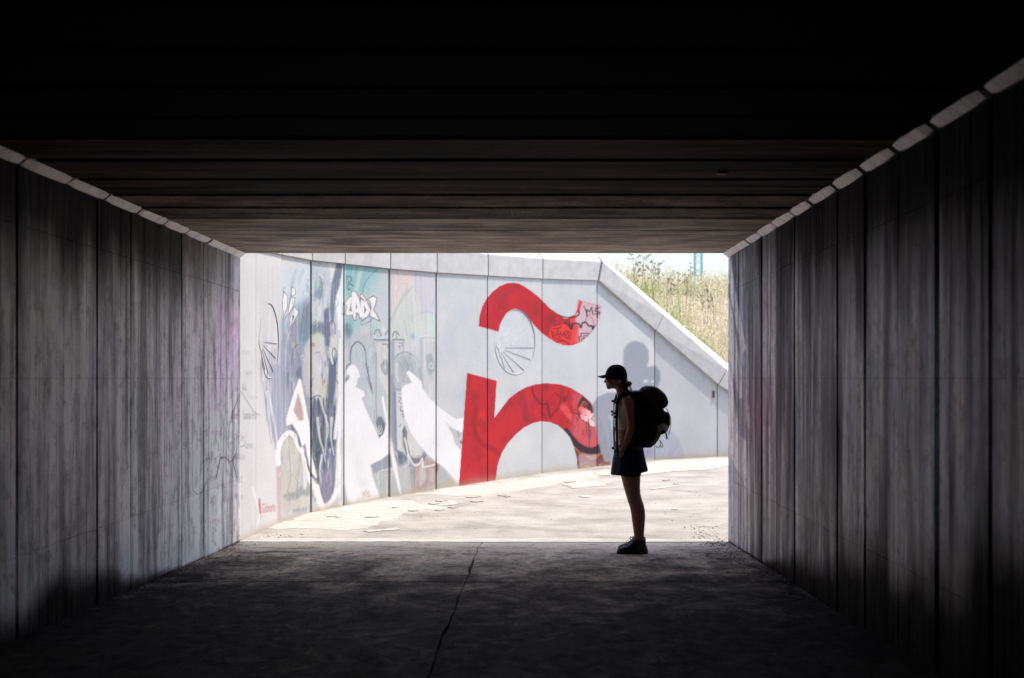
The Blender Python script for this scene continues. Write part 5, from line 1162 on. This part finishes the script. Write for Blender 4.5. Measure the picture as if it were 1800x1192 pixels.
skirt([(779, 1082, 1126, .158, 0), (786, 1081, 1130.5, .172, 0), (798, 1079, 1132.5, .18, -.5), (812, 1076.5, 1135, .186, -1.5), (824, 1074.5, 1137.5, .19, -2.8), (830, 1073.6, 1138.8, .192, -3.6)], "skirt", .022)
b = MB(); b.add(*sections([(812, 1086, 1128, .178), (824, 1086.5, 1127, .180), (834.5, 1087.5, 1126.5, .178)], 36)); b.build("under_shorts", m_navy, per, smooth=False)
# cap with brim, glasses, hair
b = MB(); rows = []
for k in range(9):
    t = k/8; a = t*math.pi/2; yy = 662-21.2*math.sin(a); r_ = math.cos(a)**.8 if t < 1 else .02
    rows.append((yy+0, 1084.5-20.3*r_-.4, 1084.5+18.3*r_+(.0), .086*r_))
b.add(*sections([(671.5, 1090, 1101.5, .066)]+[(667, 1070, 1102.3, .08)]+rows, 30)); cap = remesh(b, "cap", m_navy, per, .005, 2)
b = MB(); vs_ = []; n = 14
for i in range(6):
    t = i/5
    for k in range(n):
        a = -1+2*k/(n-1); ww = .074*math.sin(math.acos(max(-1, min(1, a*0)))) if False else .078*(1-.25*t)*a
        xx = 1067-16.3*t*math.sqrt(max(0, 1-(a*.9)**2))+(a*a)*2.5*(1-t); yy = 657.6+4.0*t+(a*a)*2.4
        vs_.append(B3(xx, yy, ww)); 
for i in range(6):
    for k in range(n): p = vs_[i*n+k].copy(); p.z -= .006; vs_.append(p)
f = []
for i in range(5):
    for k in range(n-1):
        f.append((i*n+k, i*n+k+1, (i+1)*n+k+1, (i+1)*n+k)); o_ = 6*n; f.append((o_+i*n+k, o_+(i+1)*n+k, o_+(i+1)*n+k+1, o_+i*n+k+1))
for k in range(n-1): f.append((5*n+k, 5*n+k+1, 6*n+5*n+k+1, 6*n+5*n+k))
for i in range(5): f.append((i*n, (i+1)*n, 6*n+(i+1)*n, 6*n+i*n)); f.append((i*n+n-1, 6*n+i*n+n-1, 6*n+(i+1)*n+n-1, (i+1)*n+n-1))
mesh("brim", vs_, f, m_navy, cap, smooth=False)
b = MB(); ball(b, B3(1084.7, 641.2), (.007, .007, .004), 5); b.build("button", m_navy, cap)
b = MB()
for sg in (-1, 1):
    ball(b, B3(1065.6, 666.3, sg*.032), (.008, .028, .017), 8); limb(b, [(1067, 665.4, sg*.058, .003), (1078, 665.8, sg*.074, .003), (1089, 667.2, sg*.078, .003)], 6)
b.build("sunglasses", m_glass, per, smooth=True)
b = MB(); ball(b, B3(1092, 671), (.062, .072, .068)); ball(b, B3(1100, 678), (.028, .045, .032)); ball(b, B3(1106.4, 674.5), (.024, .026, .023))
limb(b, [(1099, 674, 0, .02), (1104, 674, 0, .017)], 8); limb(b, [(1098, 680, -.02, .02), (1102, 686, -.02, .016), (1107, 690, -.02, .008)], 8)
hair = remesh(b, "hair", m_hair, per, .005, 1)
b = MB()
for k in range(26):
    a = random.uniform(-.04, .04); x0 = random.uniform(1101, 1108)
    limb(b, [(x0, 677+random.uniform(-3, 3), a, .0012), (x0+random.uniform(0, 3), 683, a*1.3, .001), (x0+random.uniform(1, 5), 688+random.uniform(-2, 3), a*1.5, .0007)], 4)
b.build("loose_strands", m_hair, hair)
# ------------------------------------------------------------------ rucksack
bp = empty("rucksack", B3(1140, 786), label="large black hiking rucksack with a shell badge on the woman's back", cat="backpack", kind='thing')
b = MB(); b.add(*sections([(687, 1110, 1132, .10), (692, 1108, 1136, .12), (700, 1107, 1150, .13), (708, 1109, 1160, .15), (718, 1107, 1165, .16), (728, 1106, 1171, .165), (740, 1106, 1173, .165), (752, 1107, 1171, .165), (760, 1108, 1163, .165), (770, 1109, 1158, .16), (779, 1112, 1152, .15), (785.5, 1122, 1144, .11)], 36, 2.8)); main = remesh(b, "main_bag", m_black, bp, .008, 2)
b = MB(); b.add(*sections([(678.8, 1134, 1148, .09), (681.5, 1128, 1156, .125), (686, 1124, 1162, .14), (692, 1121, 1168.5, .15), (699, 1120, 1172.5, .155), (707, 1121, 1174.5, .158), (713, 1122, 1172.5, .155), (717.5, 1124, 1167, .15)], 36, 2.6)); lid = remesh(b, "lid", m_lidcloth, bp, .007, 2)
b = MB(); b.add(*sections([(724, 1162, 1174, .10), (732, 1160, 1177, .115), (744, 1160, 1177.5, .12), (754, 1158, 1174, .12), (762, 1156, 1166, .11)], 26, 2.6)); pk = remesh(b, "front_pocket", m_black, bp, .007, 2)
b = MB(); b.add(*sections([(744, 1118, 1150, .06, -.15), (752, 1116, 1154, .066, -.15), (768, 1117, 1152, .066, -.15), (776, 1121, 1146, .055, -.15)], 24, 2.6)); remesh(b, "side_pocket", m_black2, bp, .007, 2)
for sg in (-1, 1):
    b = MB(); limb(b, [(1118, 692, sg*.09, .016), (1106, 690.5, sg*.10, .02), (1095, 691.5, sg*.105, .021), (1087, 696, sg*.108, .019), (1083.2, 706, sg*.112, .014), (1081.8, 722, sg*.125, .0115), (1081.4, 745, sg*.135, .011), (1081.8, 770, sg*.14, .0105), (1083.3, 799, sg*.145, .010)], 10)
    st = b.build("shoulder_strap", m_black2, bp, smooth=True)
    for (x, y) in ((1080.2, 706.5), (1079.2, 725), (1080, 731), (1080.4, 790)):
        b = MB(); p = B3(x, y, sg*.125); b.box(p.x-.016, p.x+.016, p.y-.016, p.y+.012, p.z-.010, p.z+.010); b.build("buckle", m_black2, st)
b = MB(); limb(b, [(1079.5, 725, -.12, .008), (1077.2, 725.2, -.06, .008), (1076.4, 725.3, 0, .008), (1077.2, 725.2, .06, .008), (1079.5, 725, .12, .008)], 8); b.build("chest_strap", m_black2, bp)
b = MB(); b.add(*sections([(778, 1081, 1128, .178), (784, 1080.5, 1130, .182), (789, 1081, 1130, .18)], 40)); b.build("hip_belt", m_black2, bp)
# scallop badge on the pocket corner
b = MB(); cx, cy_, w_ = 1160.5, 748, -.176; n = 25; vs_ = []
for ring, rr in enumerate((0, .5, 1)):
    for k in range(n):
        th = math.radians(-35+250*k/(n-1)); r_ = rr*(1+.05*math.cos(k*math.pi)*(ring == 2)); rid = .003*math.cos(k*math.pi)*rr
        vs_.append(B3(cx+(1-rr)*0+10*r_*math.cos(th), cy_+4-9.6*r_*math.sin(th), w_-.012*(1-rr*rr)-rid+.05*max(0, math.cos(th))*rr))
f = [(i*n+k, i*n+k+1, (i+1)*n+k+1, (i+1)*n+k) for i in range(2) for k in range(n-1)]
ob = mesh("shell_badge", vs_, f, m_shell, bp, smooth=True)
sm = ob.modifiers.new("thick", 'SOLIDIFY'); sm.thickness = .004
b = MB(); limb(b, [(1170, 717, -.04, .0035), (1173.5, 724, -.05, .003), (1177.5, 733, -.05, .003), (1178, 745, -.05, .003), (1176, 756, -.05, .003), (1174, 763, -.05, .005)], 6); b.build("compression_cord", m_black2, bp)
b = MB(); limb(b, [(1167, 754, -.05, .007), (1169.5, 762, -.05, .007), (1171.5, 771, -.05, .008)], 6); b.build("strap_end", m_black2, bp)
b = MB(); limb(b, [(1152, 782, -.05, .003), (1153, 786, -.05, .003), (1158, 785, -.05, .003), (1160, 778, -.05, .003), (1158, 772, -.05, .003), (1161, 776, -.06, .003), (1164, 784, -.06, .003), (1161.5, 786, -.06, .003), (1159, 780, -.06, .003)], 6); b.build("cord_loop", m_black2, bp)
